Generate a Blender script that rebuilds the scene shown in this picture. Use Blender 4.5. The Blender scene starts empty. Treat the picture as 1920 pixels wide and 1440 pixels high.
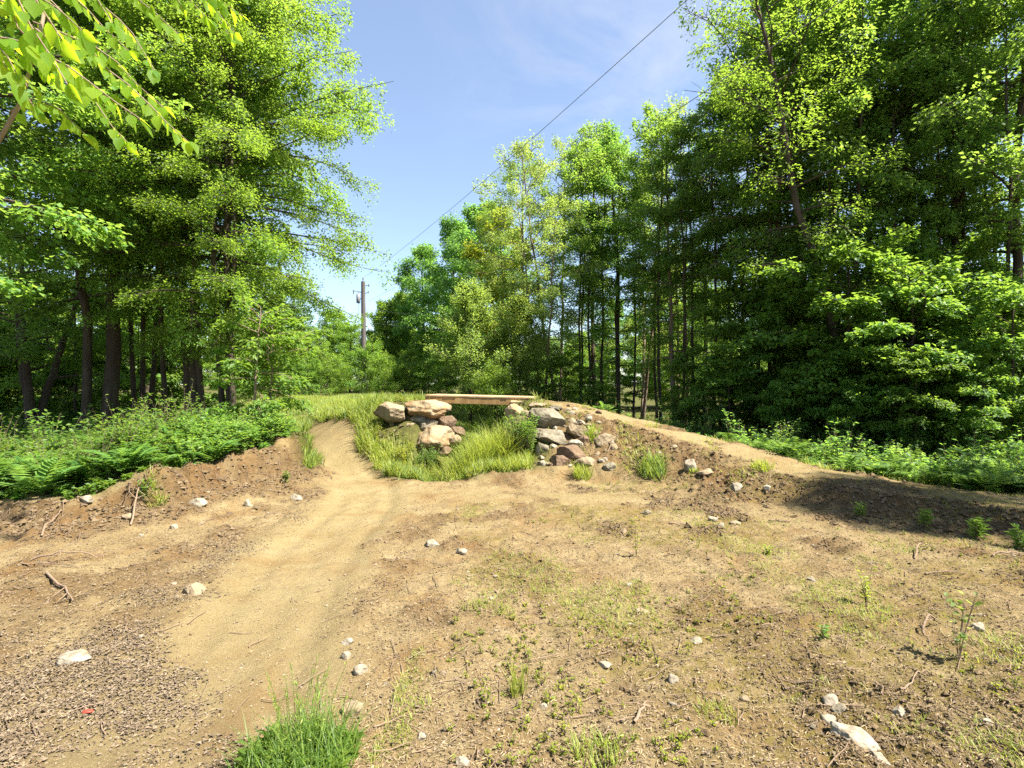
import bpy, bmesh, math, random
import numpy as np
from mathutils import Vector, Matrix, noise as mnoise

scene = bpy.context.scene
COL = scene.collection
PI = math.pi
# ---------------------------------------------------------------- camera
CAM_Z = 1.6
FPX = 1000.0                       # focal length in pixels of a 1920 wide picture
cam_d = bpy.data.cameras.new("camera"); cam = bpy.data.objects.new("camera", cam_d)
COL.objects.link(cam); scene.camera = cam
cam_d.sensor_width = 36.0; cam_d.lens = 36.0 * FPX / 1920.0
cam_d.clip_start = 0.05; cam_d.clip_end = 2000
cam.location = (0, 0, CAM_Z); cam.rotation_euler = (math.radians(90), 0, 0)
# ---------------------------------------------------------------- light
SUN_AZ, SUN_EL = math.radians(112), math.radians(55)      # azimuth clockwise from +Y
sun_dir = Vector((math.sin(SUN_AZ)*math.cos(SUN_EL), math.cos(SUN_AZ)*math.cos(SUN_EL), math.sin(SUN_EL)))
sd_ = bpy.data.lights.new("sun", 'SUN'); sd_.energy = 4.6; sd_.angle = math.radians(0.6); sd_.color = (1.0, 0.93, 0.82)
sun = bpy.data.objects.new("sun", sd_); COL.objects.link(sun)
sun.rotation_euler = (-sun_dir).to_track_quat('-Z', 'Y').to_euler(); sun.location = (0, 0, 60)
world = bpy.data.worlds.new("World"); scene.world = world; world.use_nodes = True
wn, wl = world.node_tree.nodes, world.node_tree.links
wn.clear()
wo = wn.new('ShaderNodeOutputWorld'); bg = wn.new('ShaderNodeBackground'); sky = wn.new('ShaderNodeTexSky')
sky.sky_type = 'NISHITA'; sky.sun_disc = False; sky.sun_elevation = SUN_EL; sky.sun_rotation = SUN_AZ
sky.air_density = 1.0; sky.dust_density = 0.6; sky.ozone_density = 2.2
bg.inputs[1].default_value = 0.060
# thin cirrus in the sky, by direction
tc = wn.new('ShaderNodeTexCoord'); mp = wn.new('ShaderNodeMapping'); mp.inputs['Scale'].default_value = (2.2, 2.2, 4.5)
mp.inputs['Rotation'].default_value = (0.2, 0.5, 0.3)
nz = wn.new('ShaderNodeTexNoise'); nz.inputs['Scale'].default_value = 1.6; nz.inputs['Detail'].default_value = 9; nz.inputs['Roughness'].default_value = 0.62
nz.inputs['Distortion'].default_value = 0.6
rp = wn.new('ShaderNodeValToRGB'); rp.color_ramp.elements[0].position = 0.45; rp.color_ramp.elements[1].position = 0.95
vd = wn.new('ShaderNodeVectorMath'); vd.operation = 'DOT_PRODUCT'; vd.inputs[1].default_value = Vector((0.26, 1.0, 0.62)).normalized()
rp2 = wn.new('ShaderNodeValToRGB'); rp2.color_ramp.elements[0].position = 0.93; rp2.color_ramp.elements[1].position = 1.0
mm = wn.new('ShaderNodeMath'); mm.operation = 'MULTIPLY'
mx = wn.new('ShaderNodeMixRGB'); mx.inputs[2].default_value = (3.1, 3.3, 3.75, 1)
wl.new(tc.outputs['Generated'], mp.inputs[0]); wl.new(mp.outputs[0], nz.inputs['Vector']); wl.new(nz.outputs['Fac'], rp.inputs[0])
wl.new(tc.outputs['Generated'], vd.inputs[0]); wl.new(vd.outputs['Value'], rp2.inputs[0])
wl.new(rp.outputs[0], mm.inputs[0]); wl.new(rp2.outputs[0], mm.inputs[1]); hz_ = wn.new('ShaderNodeMath'); hz_.operation = 'MULTIPLY_ADD'; hz_.inputs[1].default_value = .8; hz_.inputs[2].default_value = .15
wl.new(mm.outputs[0], hz_.inputs[0]); wl.new(hz_.outputs[0], mx.inputs[0])
wl.new(sky.outputs[0], mx.inputs[1]); wl.new(mx.outputs[0], bg.inputs[0]); wl.new(bg.outputs[0], wo.inputs[0])
scene.view_settings.view_transform = 'Standard'; scene.view_settings.look = 'None'
scene.view_settings.exposure = 2.25; scene.view_settings.gamma = 1.0
scene.render.engine = 'CYCLES'
cy = scene.cycles
cy.max_bounces = 12; cy.diffuse_bounces = 8; cy.glossy_bounces = 2; cy.transmission_bounces = 5; cy.transparent_max_bounces = 4
cy.sample_clamp_indirect = 6.0; cy.use_denoising = False

# ---------------------------------------------------------------- helpers
def ss(a, b, x):
    t = np.clip((x - a) / (b - a), 0, 1); return t*t*(3-2*t)
def _h(ix, iy, s):
    n = (ix.astype(np.int64)*374761393 + iy.astype(np.int64)*668265263 + s*1442695041) & 0xffffffff
    n = ((n ^ (n >> 13)) * 1274126177) & 0xffffffff
    return ((n ^ (n >> 16)) & 0xffff) / 65535.0
def vn(x, y, s=0):
    x = np.asarray(x, float); y = np.asarray(y, float)
    ix = np.floor(x); iy = np.floor(y); fx = x-ix; fy = y-iy
    fx = fx*fx*(3-2*fx); fy = fy*fy*(3-2*fy)
    a = _h(ix, iy, s); b = _h(ix+1, iy, s); c = _h(ix, iy+1, s); d = _h(ix+1, iy+1, s)
    return (a*(1-fx)+b*fx)*(1-fy)+(c*(1-fx)+d*fx)*fy - 0.5
def fbm(x, y, f, o=4, s=0, g=0.5):
    r = 0; a = 1
    for i in range(o):
        r = r + a*vn(x*f+17.3*i, y*f-9.1*i, s+i); f *= 2.03; a *= g
    return r
def poly(x, y, P):
    """distance to a polyline, interpolated extra values, signed side (+ = left of travel)"""
    P = np.asarray(P, float); best = np.full(x.shape, 1e9); vals = np.zeros(x.shape + (P.shape[1]-2,)); side = np.ones(x.shape)
    for a, b in zip(P[:-1], P[1:]):
        d = b[:2]-a[:2]; L = d @ d
        t = np.clip(((x-a[0])*d[0]+(y-a[1])*d[1])/L, 0, 1)
        dx = x-(a[0]+t*d[0]); dy = y-(a[1]+t*d[1]); q = np.hypot(dx, dy)
        m = q < best
        best = np.where(m, q, best)
        cr = d[0]*(y-a[1]) - d[1]*(x-a[0])
        side = np.where(m, np.sign(cr), side)
        for k in range(P.shape[1]-2):
            vals[..., k] = np.where(m, a[2+k]+(b[2+k]-a[2+k])*t, vals[..., k])
    return best, vals, side
# ---------------------------------------------------------------- terrain
BANK = [(-40,3.0,.15),(-12,5.4,.15),(-7,6.1,.15),(-5.0,5.9,.18),(-4.4,6.4,.34),(-4.0,7.4,.44),(-3.55,8.9,.50),(-3.95,10.1,.38),(-5.3,12.6,.16),(-7.1,16,.08),(-9.2,20,.02),(-14,60,.0)]
RIDGE_R = [(-.1,12.25,1.2),(.5,12.15,1.24),(0.95,12.0,1.18),(1.4,11.6,1.10),(2.5,10.7,.83),(3.7,9.5,.51),(4.3,8.3,.30),(5.2,7.2,.20),(6,6.5,.16),(7.6,5.6,.14),(12,3.6,.12)]
RIDGE_L = [(-1.95,12.5,1.17),(-2.7,12.8,1.17),(-4,15,1.08),(-5.5,19,1.0),(-6.5,24,.93),(-6.5,28,.90),(-3,36,.6)]
TRAIL = [(-1.2,-3),(-1.3,1.2),(-1.42,2.2),(-1.68,3.7),(-1.9,5.2),(-1.95,7.0),(-2.25,8.3),(-3.2,10),(-4.6,12.6),(-6.2,16.2),(-7.7,19.6),(-7.8,23),(-6.6,26),(-4,34)]
TRAIL2 = [(-1.7,7.6),(0,7.7),(1.6,7.5),(2.8,6.9),(4.3,5.9),(6,4.8)]
def zbase(x, y):
    x = np.asarray(x, float); y = np.asarray(y, float)
    n1 = fbm(x, y, .55, 3, 5); n2 = fbm(x, y, 2.6, 3, 11)
    d, v, s = poly(x, y, BANK)
    sdist = d*s + n2*.16
    bank = v[..., 0]*ss(-.16, .06, sdist) * (1 + .5*n2) + .10*ss(-.9,-.1,sdist)*v[...,0]/.35
    left = 1 - ss(-3.0, -.2, x + .05*(y-12))
    fr = ss(12, 27, y)*.85*left
    z = np.maximum(bank + fr*.75, fr) * 1.0
    z = z + .05*n1*ss(1.5, 5, y) - .10*(1-left)*ss(12,20,y)
    # ramps either side of the bridge
    d, v, s = poly(x, y, RIDGE_R)
    w = np.where(s < 0, 1.3+1.8*ss(.25,1.15,v[...,0]), 1.3)
    edge = .42 + .10*n2
    pr = 1 - ss(0, 1, (d-edge)/w)
    pr = pr*(1-.3*(1-pr)*np.where(s<0,1,0))
    rr = v[...,0]*pr*ss(-.35, .15, x + .10*n2 + .25*np.clip(11.6-y,0,3))
    d, v, s = poly(x, y, RIDGE_L)
    w = np.where(s < 0, 2.2, 2.7)
    pl = 1 - ss(0, 1, (d-.35)/w)
    rl = v[...,0]*pl*(1-ss(-1.95, -1.6, x + .12*n2))
    z = np.maximum(z, np.maximum(rr, rl) )
    # ditch under the bridge, lip in front
    dit = np.exp(-((x+1.25-.10*(y-9))/.42)**2)*ss(8.75, 9.25, y+.3*n2)*(1-ss(14, 18, y))
    z = z - .42*dit
    lip = np.exp(-((y-8.95-.15*n2)/.22)**2)*ss(-1.0,-.5,x)*(1-ss(1.0,4.2,x))
    z = z + .10*lip
    # shallow wheel rut beside the track
    dt, _, st = poly(x, y, [p for p in TRAIL[:8]])
    z = z - .022*ss(1.5,2,y)*(1-ss(9,11,y))*(np.exp(-((dt-.02)/.13)**2)*.6+np.exp(-((dt-.33)/.10)**2)*(1+.6*fbm(x,y,3.1,2,19)))
    z = z - .03*np.exp(-(dt/.45)**2) + .03*np.exp(-((dt-.62)/.2)**2)*np.where(st>0,1,.7)
    return z
def masks(x, y):
    n = fbm(x, y, 1.1, 4, 31); n3 = fbm(x, y, 4.0, 3, 37)
    dt, _, st = poly(x, y, TRAIL)
    w = np.interp(y, [2, 5, 8, 10, 13, 26], [.55,.62,.60,.42,.12,.35])
    track = 1 - ss(w-.12, w+.25, dt + .35*n + .12*n3)
    d2, _, _ = poly(x, y, TRAIL2)
    track2 = 1 - ss(.18, .65, d2 + .4*n)
    dr, vr, sr = poly(x, y, RIDGE_R)
    top = (1 - ss(.35, .75, dr + .25*n))*ss(-.2,.4,x)
    db, vb, sb = poly(x, y, BANK)
    sdb = db*sb
    bankface = ss(-.8,-.25, sdb+.3*n)*(1-ss(.0,.25,sdb+.2*n3))*ss(2,3,y)*(1-ss(9,10.5,y))
    mface = (1-ss(0,1.0,(dr-.5)/2.2))*(1-top)*ss(-.3,.3,x)*np.where(sr<0,1,.2)
    leftfloor = ss(.15,.5,sdb+.3*n)
    # grassy ground: left floor, slope beside the trail, forest floor behind the mound
    slope = ss(8.6,9.3,y+.5*n)*(1-ss(-.6,0.0,x+.3*n))*(1-track)
    rfloor = ss(.8,1.6,dr+.5*n)*np.where(sr>0,1,0)
    behind = ss(13.2,14,y)*(1-track)
    grass = np.clip(np.maximum.reduce([leftfloor*ss(9,14,y)+leftfloor*.8, slope, rfloor, behind]),0,1)*(1-.85*top)*(1-.7*track)
    mid = ss(8.8,9.1,y)*ss(-1.3,-.8,x)*(1-ss(.3,.9,x+.3*n))*(1-ss(12,13,y))
    grass = np.maximum(grass, mid)
    moss = np.clip(ss(.05,.35,fbm(x,y,.9,4,51)+.12)*ss(-1.0,-.4,x+.0)*(1-track2)*(1-ss(7,8,y)),0,1)
    rough = np.clip(.45 + .55*(1-np.maximum(track,track2)) + .9*bankface + .8*mface - .5*top,0.1,1.6)
    dark = np.clip(bankface*1.0 + mface*1.15*ss(-.45,.0,n+.3) + .80*ss(.02,.34,fbm(x,y,1.9,4,61))*(1-track),0,1)
    litter = np.clip((1-ss(.25,.75,np.hypot((x+2.3)/.9,(y-2.2)/1.5)*.62+.95*n+.3*n3)) + .5*(1-ss(.08,.26,np.abs(dt-.72)+.25*n3))*ss(3,4,y)*(1-ss(6,8,y))*np.where(st>0,1,0),0,1)
    return dict(track=np.maximum(np.maximum(track*(1-.35*ss(10,12,y)),.8*track2),.75*top), grass=grass, moss=moss, dark=dark, litter=litter, rough=rough, top=top)
def zt(x, y, m=None):
    x = np.asarray(x, float); y = np.asarray(y, float)
    if m is None: m = masks(x, y)
    r = m['rough']
    f1 = fbm(x, y, 5.5, 3, 71, .55); f2 = fbm(x, y, 19, 3, 83, .6)
    clod = np.abs(fbm(x, y, 11, 2, 91))
    return zbase(x, y) + r*(.040*f1 + .016*f2 + .026*clod*(.3+m['dark']*2.6)) + m['litter']*.006*f2
def at(u, v, Y, z=None):
    return Vector(((u-960)/FPX*Y, Y, CAM_Z-(v-720)/FPX*Y))
def gx(u, Y): return (u-960)/FPX*Y
def hit(u, v, y0=1.8, y1=60):
    """where the sight line through a measured point of the photograph meets the ground"""
    Y = np.arange(y0, y1, .02); X = (u-960)/FPX*Y; Z = CAM_Z-(v-720)/FPX*Y
    g = zt(X, Y); k = np.where(Z <= g)[0]
    i = k[0] if len(k) else len(Y)-1
    return Vector((X[i], Y[i], float(g[i])))
# ---------------------------------------------------------------- mesh output
def mesh_np(name, parts, mats, smooth=False, attrs=None):
    """parts: list of (verts Nx3, faces Mxk, material index, rnd per face or None)"""
    V = []; Lp = []; St = []; Mi = []; Rn = []; off = 0; lo = 0
    for p in parts:
        v, f, mi = p[0], p[1], p[2]; r = p[3] if len(p) > 3 else None
        if len(f) == 0: continue
        k = f.shape[1]
        V.append(v); Lp.append((f+off).ravel()); St.append(lo+np.arange(len(f))*k); Mi.append(np.full(len(f), mi))
        Rn.append(r if r is not None else np.full(len(f), .5)); off += len(v); lo += f.size
    V = np.concatenate(V).astype(np.float32); Lp = np.concatenate(Lp).astype(np.int32); St = np.concatenate(St).astype(np.int32)
    me = bpy.data.meshes.new(name)
    me.vertices.add(len(V)); me.vertices.foreach_set('co', V.ravel())
    me.loops.add(len(Lp)); me.loops.foreach_set('vertex_index', Lp)
    me.polygons.add(len(St)); me.polygons.foreach_set('loop_start', St)
    for m in (mats if isinstance(mats, (list, tuple)) else [mats]): me.materials.append(m)
    me.polygons.foreach_set('material_index', np.concatenate(Mi).astype(np.int32))
    me.polygons.foreach_set('use_smooth', np.full(len(St), smooth))
    me.update(calc_edges=True)
    a = me.attributes.new('rnd', 'FLOAT', 'FACE'); a.data.foreach_set('value', np.concatenate(Rn).astype(np.float32))
    if attrs:
        for k, val in attrs.items():
            a = me.attributes.new(k, 'FLOAT', 'POINT'); a.data.foreach_set('value', val.astype(np.float32).ravel())
    return me
def obj(name, me, parent=None, loc=None, rotz=0):
    o = bpy.data.objects.new(name, me); COL.objects.link(o)
    if parent: o.parent = parent
    if loc is not None: o.location = loc
    if rotz: o.rotation_euler = (0, 0, rotz)
    return o
def tag(o, label=None, cat=None, group=None, kind=None):
    if label: o['label'] = label
    if cat: o['category'] = cat
    if group: o['group'] = group
    if kind: o['kind'] = kind
    return o
def empty(name, loc, rotz=0):
    return obj(name, None, None, loc, rotz)
def tube(P, R, n=6, cap=True):
    """tapered tube round a polyline"""
    P = np.asarray(P, float); R = np.asarray(R, float) if np.ndim(R) else np.full(len(P), float(R))
    T = np.gradient(P, axis=0); T /= np.linalg.norm(T, axis=1)[:, None]+1e-9
    ref = np.where(np.abs(T[:, 2:3]) < .9, np.array([[0, 0, 1.]]), np.array([[1., 0, 0]]))
    A = np.cross(T, ref); A /= np.linalg.norm(A, axis=1)[:, None]+1e-9
    for i in range(1, len(A)):
        a = A[i-1] - T[i]*(A[i-1] @ T[i]); l = np.linalg.norm(a)
        if l > 1e-5: A[i] = a/l
    B = np.cross(T, A); th = np.arange(n)*2*PI/n
    V = (P[:, None]+R[:, None, None]*(np.cos(th)[None, :, None]*A[:, None]+np.sin(th)[None, :, None]*B[:, None])).reshape(-1, 3)
    i = np.arange(len(P)-1)[:, None]*n; j = np.arange(n)[None]; j2 = (j+1) % n
    F = np.stack([i+j, i+j2, i+n+j2, i+n+j], -1).reshape(-1, 4)
    return V, F
def merge_tubes(L, mi=0):
    V = []; F = []; o = 0
    for v, f in L: V.append(v); F.append(f+o); o += len(v)
    return (np.concatenate(V), np.concatenate(F), mi)
# ---------------------------------------------------------------- materials
def new_mat(name):
    m = bpy.data.materials.new(name); m.use_nodes = True; n = m.node_tree.nodes; n.clear()
    return m, n, m.node_tree.links
def ramp(n, stops):
    r = n.new('ShaderNodeValToRGB'); e = r.color_ramp.elements
    while len(e) < len(stops): e.new(.5)
    for i, (p, c) in enumerate(stops): e[i].position = p; e[i].color = (*c, 1)
    return r
def leaf_mat(name, dark, mid, light, tr=.42, tcol=(.30, .42, .03), rough=.5, spec=.35):
    m, n, l = new_mat(name)
    o = n.new('ShaderNodeOutputMaterial'); at_ = n.new('ShaderNodeAttribute'); at_.attribute_name = 'rnd'
    oi = n.new('ShaderNodeObjectInfo'); r = ramp(n, [(0, dark), (.55, mid), (1, light)])
    l.new(at_.outputs['Fac'], r.inputs[0])
    hs = n.new('ShaderNodeHueSaturation'); mr = n.new('ShaderNodeMapRange'); mr.inputs[3].default_value = .485; mr.inputs[4].default_value = .515
    mv = n.new('ShaderNodeMapRange'); mv.inputs[3].default_value = .85; mv.inputs[4].default_value = 1.2
    l.new(oi.outputs['Random'], mr.inputs[0]); l.new(mr.outputs[0], hs.inputs['Hue']); l.new(oi.outputs['Random'], mv.inputs[0]); l.new(mv.outputs[0], hs.inputs['Value'])
    l.new(r.outputs[0], hs.inputs['Color'])
    p = n.new('ShaderNodeBsdfPrincipled'); p.inputs['Roughness'].default_value = rough; p.inputs['Specular IOR Level'].default_value = spec
    l.new(hs.outputs[0], p.inputs['Base Color'])
    t = n.new('ShaderNodeBsdfTranslucent'); mc = n.new('ShaderNodeMixRGB'); mc.inputs[0].default_value = .65; mc.inputs[2].default_value = (*tcol, 1)
    l.new(hs.outputs[0], mc.inputs[1]); l.new(mc.outputs[0], t.inputs[0])
    mx = n.new('ShaderNodeMixShader'); mx.inputs[0].default_value = tr
    l.new(p.outputs[0], mx.inputs[1]); l.new(t.outputs[0], mx.inputs[2]); l.new(mx.outputs[0], o.inputs[0])
    return m
def noisy_mat(name, stops, scale=6, detail=8, rough=.85, bump=.4, bscale=None, stretch=(1,1,1), spec=.25, coord='Object', rnd=False, dist=.0, bdist=.02):
    m, n, l = new_mat(name)
    o = n.new('ShaderNodeOutputMaterial'); p = n.new('ShaderNodeBsdfPrincipled'); p.inputs['Roughness'].default_value = rough
    p.inputs['Specular IOR Level'].default_value = spec
    tc = n.new('ShaderNodeTexCoord'); mp = n.new('ShaderNodeMapping'); mp.inputs['Scale'].default_value = stretch
    nz = n.new('ShaderNodeTexNoise'); nz.inputs['Scale'].default_value = scale; nz.inputs['Detail'].default_value = detail; nz.inputs['Distortion'].default_value = dist
    nz.inputs['Roughness'].default_value = .62
    l.new(tc.outputs[coord], mp.inputs[0]); l.new(mp.outputs[0], nz.inputs['Vector'])
    r = ramp(n, stops)
    fac = nz.outputs['Fac']
    if rnd:
        at_ = n.new('ShaderNodeAttribute'); at_.attribute_name = 'rnd'
        ad = n.new('ShaderNodeMath'); ad.operation = 'MULTIPLY_ADD'; ad.inputs[1].default_value = .35; l.new(nz.outputs['Fac'], ad.inputs[0])
        mu = n.new('ShaderNodeMath'); mu.operation = 'MULTIPLY'; mu.inputs[1].default_value = .65; l.new(at_.outputs['Fac'], mu.inputs[0]); l.new(mu.outputs[0], ad.inputs[2]); fac = ad.outputs[0]
    l.new(fac, r.inputs[0]); l.new(r.outputs[0], p.inputs['Base Color'])
    b = n.new('ShaderNodeBump'); b.inputs['Strength'].default_value = bump; b.inputs['Distance'].default_value = bdist
    n2 = n.new('ShaderNodeTexNoise'); n2.inputs['Scale'].default_value = bscale or scale*4; n2.inputs['Detail'].default_value = 8
    l.new(mp.outputs[0], n2.inputs['Vector']); l.new(n2.outputs['Fac'], b.inputs['Height']); l.new(b.outputs[0], p.inputs['Normal'])
    l.new(p.outputs[0], o.inputs[0])
    return m
M = {}
M['leaf_maple'] = leaf_mat('leaf_maple', (.052,.12,.030), (.10,.185,.038), (.165,.245,.048), .55, (.42,.62,.07))
M['leaf_fine'] = leaf_mat('leaf_fine', (.05,.12,.022), (.09,.17,.028), (.15,.22,.035), .55, (.42,.62,.05))
M['leaf_dark'] = leaf_mat('leaf_dark', (.048,.12,.032), (.085,.175,.04), (.145,.23,.045), .54, (.34,.62,.07))
M['leaf_pale'] = leaf_mat('leaf_pale', (.075,.13,.035), (.13,.20,.05), (.20,.26,.07), .55, (.54,.68,.10))
M['leaf_yellow'] = leaf_mat('leaf_yellow', (.10,.16,.02), (.18,.24,.025), (.30,.32,.03), .52, (.58,.62,.04))
M['leaf_bright'] = leaf_mat('leaf_bright', (.05,.115,.022), (.09,.17,.028), (.15,.235,.035), .5, (.36,.55,.05))
M['leaf_hero'] = leaf_mat('leaf_hero', (.06,.15,.02), (.10,.19,.022), (.15,.24,.03), .68, (.66,.90,.02), .5, .12)
M['grass'] = leaf_mat('grass_blade', (.06,.11,.022), (.11,.17,.032), (.26,.28,.06), .40, (.34,.42,.05))
M['grass_dry'] = leaf_mat('grass_dry', (.12,.18,.025), (.20,.26,.04), (.33,.33,.09), .45, (.50,.58,.06))
M['fern'] = leaf_mat('fern_leaf', (.045,.11,.025), (.085,.165,.035), (.15,.23,.045), .45, (.30,.48,.05))
M['bark'] = noisy_mat('bark', [(0,(.025,.019,.014)),(.5,(.060,.047,.036)),(1,(.13,.11,.085))], 7, 9, .95, .8, 16, (1,1,.18), .1, bdist=.03)
M['bark_light'] = noisy_mat('bark_light', [(0,(.09,.065,.045)),(.5,(.19,.14,.10)),(1,(.32,.27,.21))], 6, 9, .95, .7, 16, (1,1,.2), .1, bdist=.03)
M['pole_wood'] = noisy_mat('pole_wood', [(0,(.05,.045,.04)),(.5,(.09,.08,.075)),(1,(.15,.14,.13))], 9, 8, .9, .3, 20, (1,1,.08), .15)
M['stone_grey'] = noisy_mat('stone_grey', [(0,(0.056,0.046,0.030)),(.42,(0.130,0.111,0.074)),(.62,(0.186,0.163,0.117)),(1,(0.268,0.242,0.183))], 4.5, 12, .88, .6, 22, dist=.7, bdist=.05)
M['stone_tan'] = noisy_mat('stone_tan', [(0,(0.086,0.058,0.031)),(.42,(0.173,0.130,0.078)),(.65,(0.233,0.184,0.117)),(1,(0.302,0.259,0.186))], 4, 12, .88, .55, 20, dist=.8, bdist=.05)
M['stone_orange'] = noisy_mat('stone_orange', [(0,(0.106,0.062,0.031)),(.42,(0.229,0.150,0.075)),(.56,(0.238,0.185,0.114)),(1,(0.299,0.255,0.176))], 3.2, 10, .88, .5, 20, dist=1.0, bdist=.05)
M['stone_brown'] = noisy_mat('stone_brown', [(0,(0.043,0.025,0.015)),(.45,(0.111,0.072,0.043)),(.7,(0.162,0.115,0.072)),(1,(0.221,0.178,0.119))], 5, 10, .9, .6, 22, dist=.8, bdist=.05)
M['stone_white'] = noisy_mat('stone_white', [(0,(.07,.05,.03)),(.38,(.13,.105,.07)),(.5,(.215,.185,.135)),(1,(.33,.31,.26))], 11, 10, .8, .4, 30, dist=.4)
M['gravel'] = noisy_mat('gravel', [(0,(0.054,0.035,0.019)),(.3,(0.114,0.075,0.043)),(.6,(0.180,0.139,0.086)),(.85,(0.252,0.215,0.157)),(1,(0.360,0.331,0.270))], 20, 4, .9, .3, 60, rnd=True)
M['clod'] = noisy_mat('clod', [(0,(.055,.038,.022)),(.5,(.115,.083,.048)),(1,(.19,.145,.09))], 14, 8, 1.0, .6, 60, rnd=True, spec=.05)
M['chips'] = noisy_mat('chips', [(0,(.05,.035,.022)),(.4,(.115,.085,.055)),(.75,(.185,.145,.10)),(1,(.28,.24,.18))], 20, 4, .9, .2, 60, rnd=True)
M['twig'] = noisy_mat('twig', [(0,(.06,.04,.025)),(.5,(.17,.12,.08)),(1,(.34,.27,.19))], 12, 6, .95, .5, 40, rnd=True)
M['straw'] = noisy_mat('straw', [(0,(0.120,0.087,0.043)),(.5,(0.228,0.174,0.092)),(1,(0.348,0.284,0.173))], 12, 4, .9, .1, 40, rnd=True)
M['deck'] = noisy_mat('deck_wood', [(0,(0.120,0.064,0.022)),(.4,(0.220,0.128,0.047)),(.6,(0.280,0.176,0.072)),(1,(0.340,0.238,0.115))], 7, 9, .8, .25, 30, (1,1,.25), .25, dist=.3)
M['deck_top'] = noisy_mat('deck_top_wood', [(0,(0.204,0.132,0.065)),(.5,(0.336,0.237,0.130)),(1,(0.420,0.330,0.210))], 6, 9, .85, .25, 30, (.2,1,1), .2)
M['metal'] = noisy_mat('grey_metal', [(0,(.10,.10,.11)),(1,(.22,.22,.24))], 8, 4, .5, .1)
M['wire'] = noisy_mat('wire', [(0,(.10,.10,.10)),(1,(.20,.20,.20))], 8, 2, .6, .0)
M['plastic_red'] = noisy_mat('plastic_red', [(0,(.45,.03,.02)),(1,(.65,.06,.04))], 8, 2, .5, .1)

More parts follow.
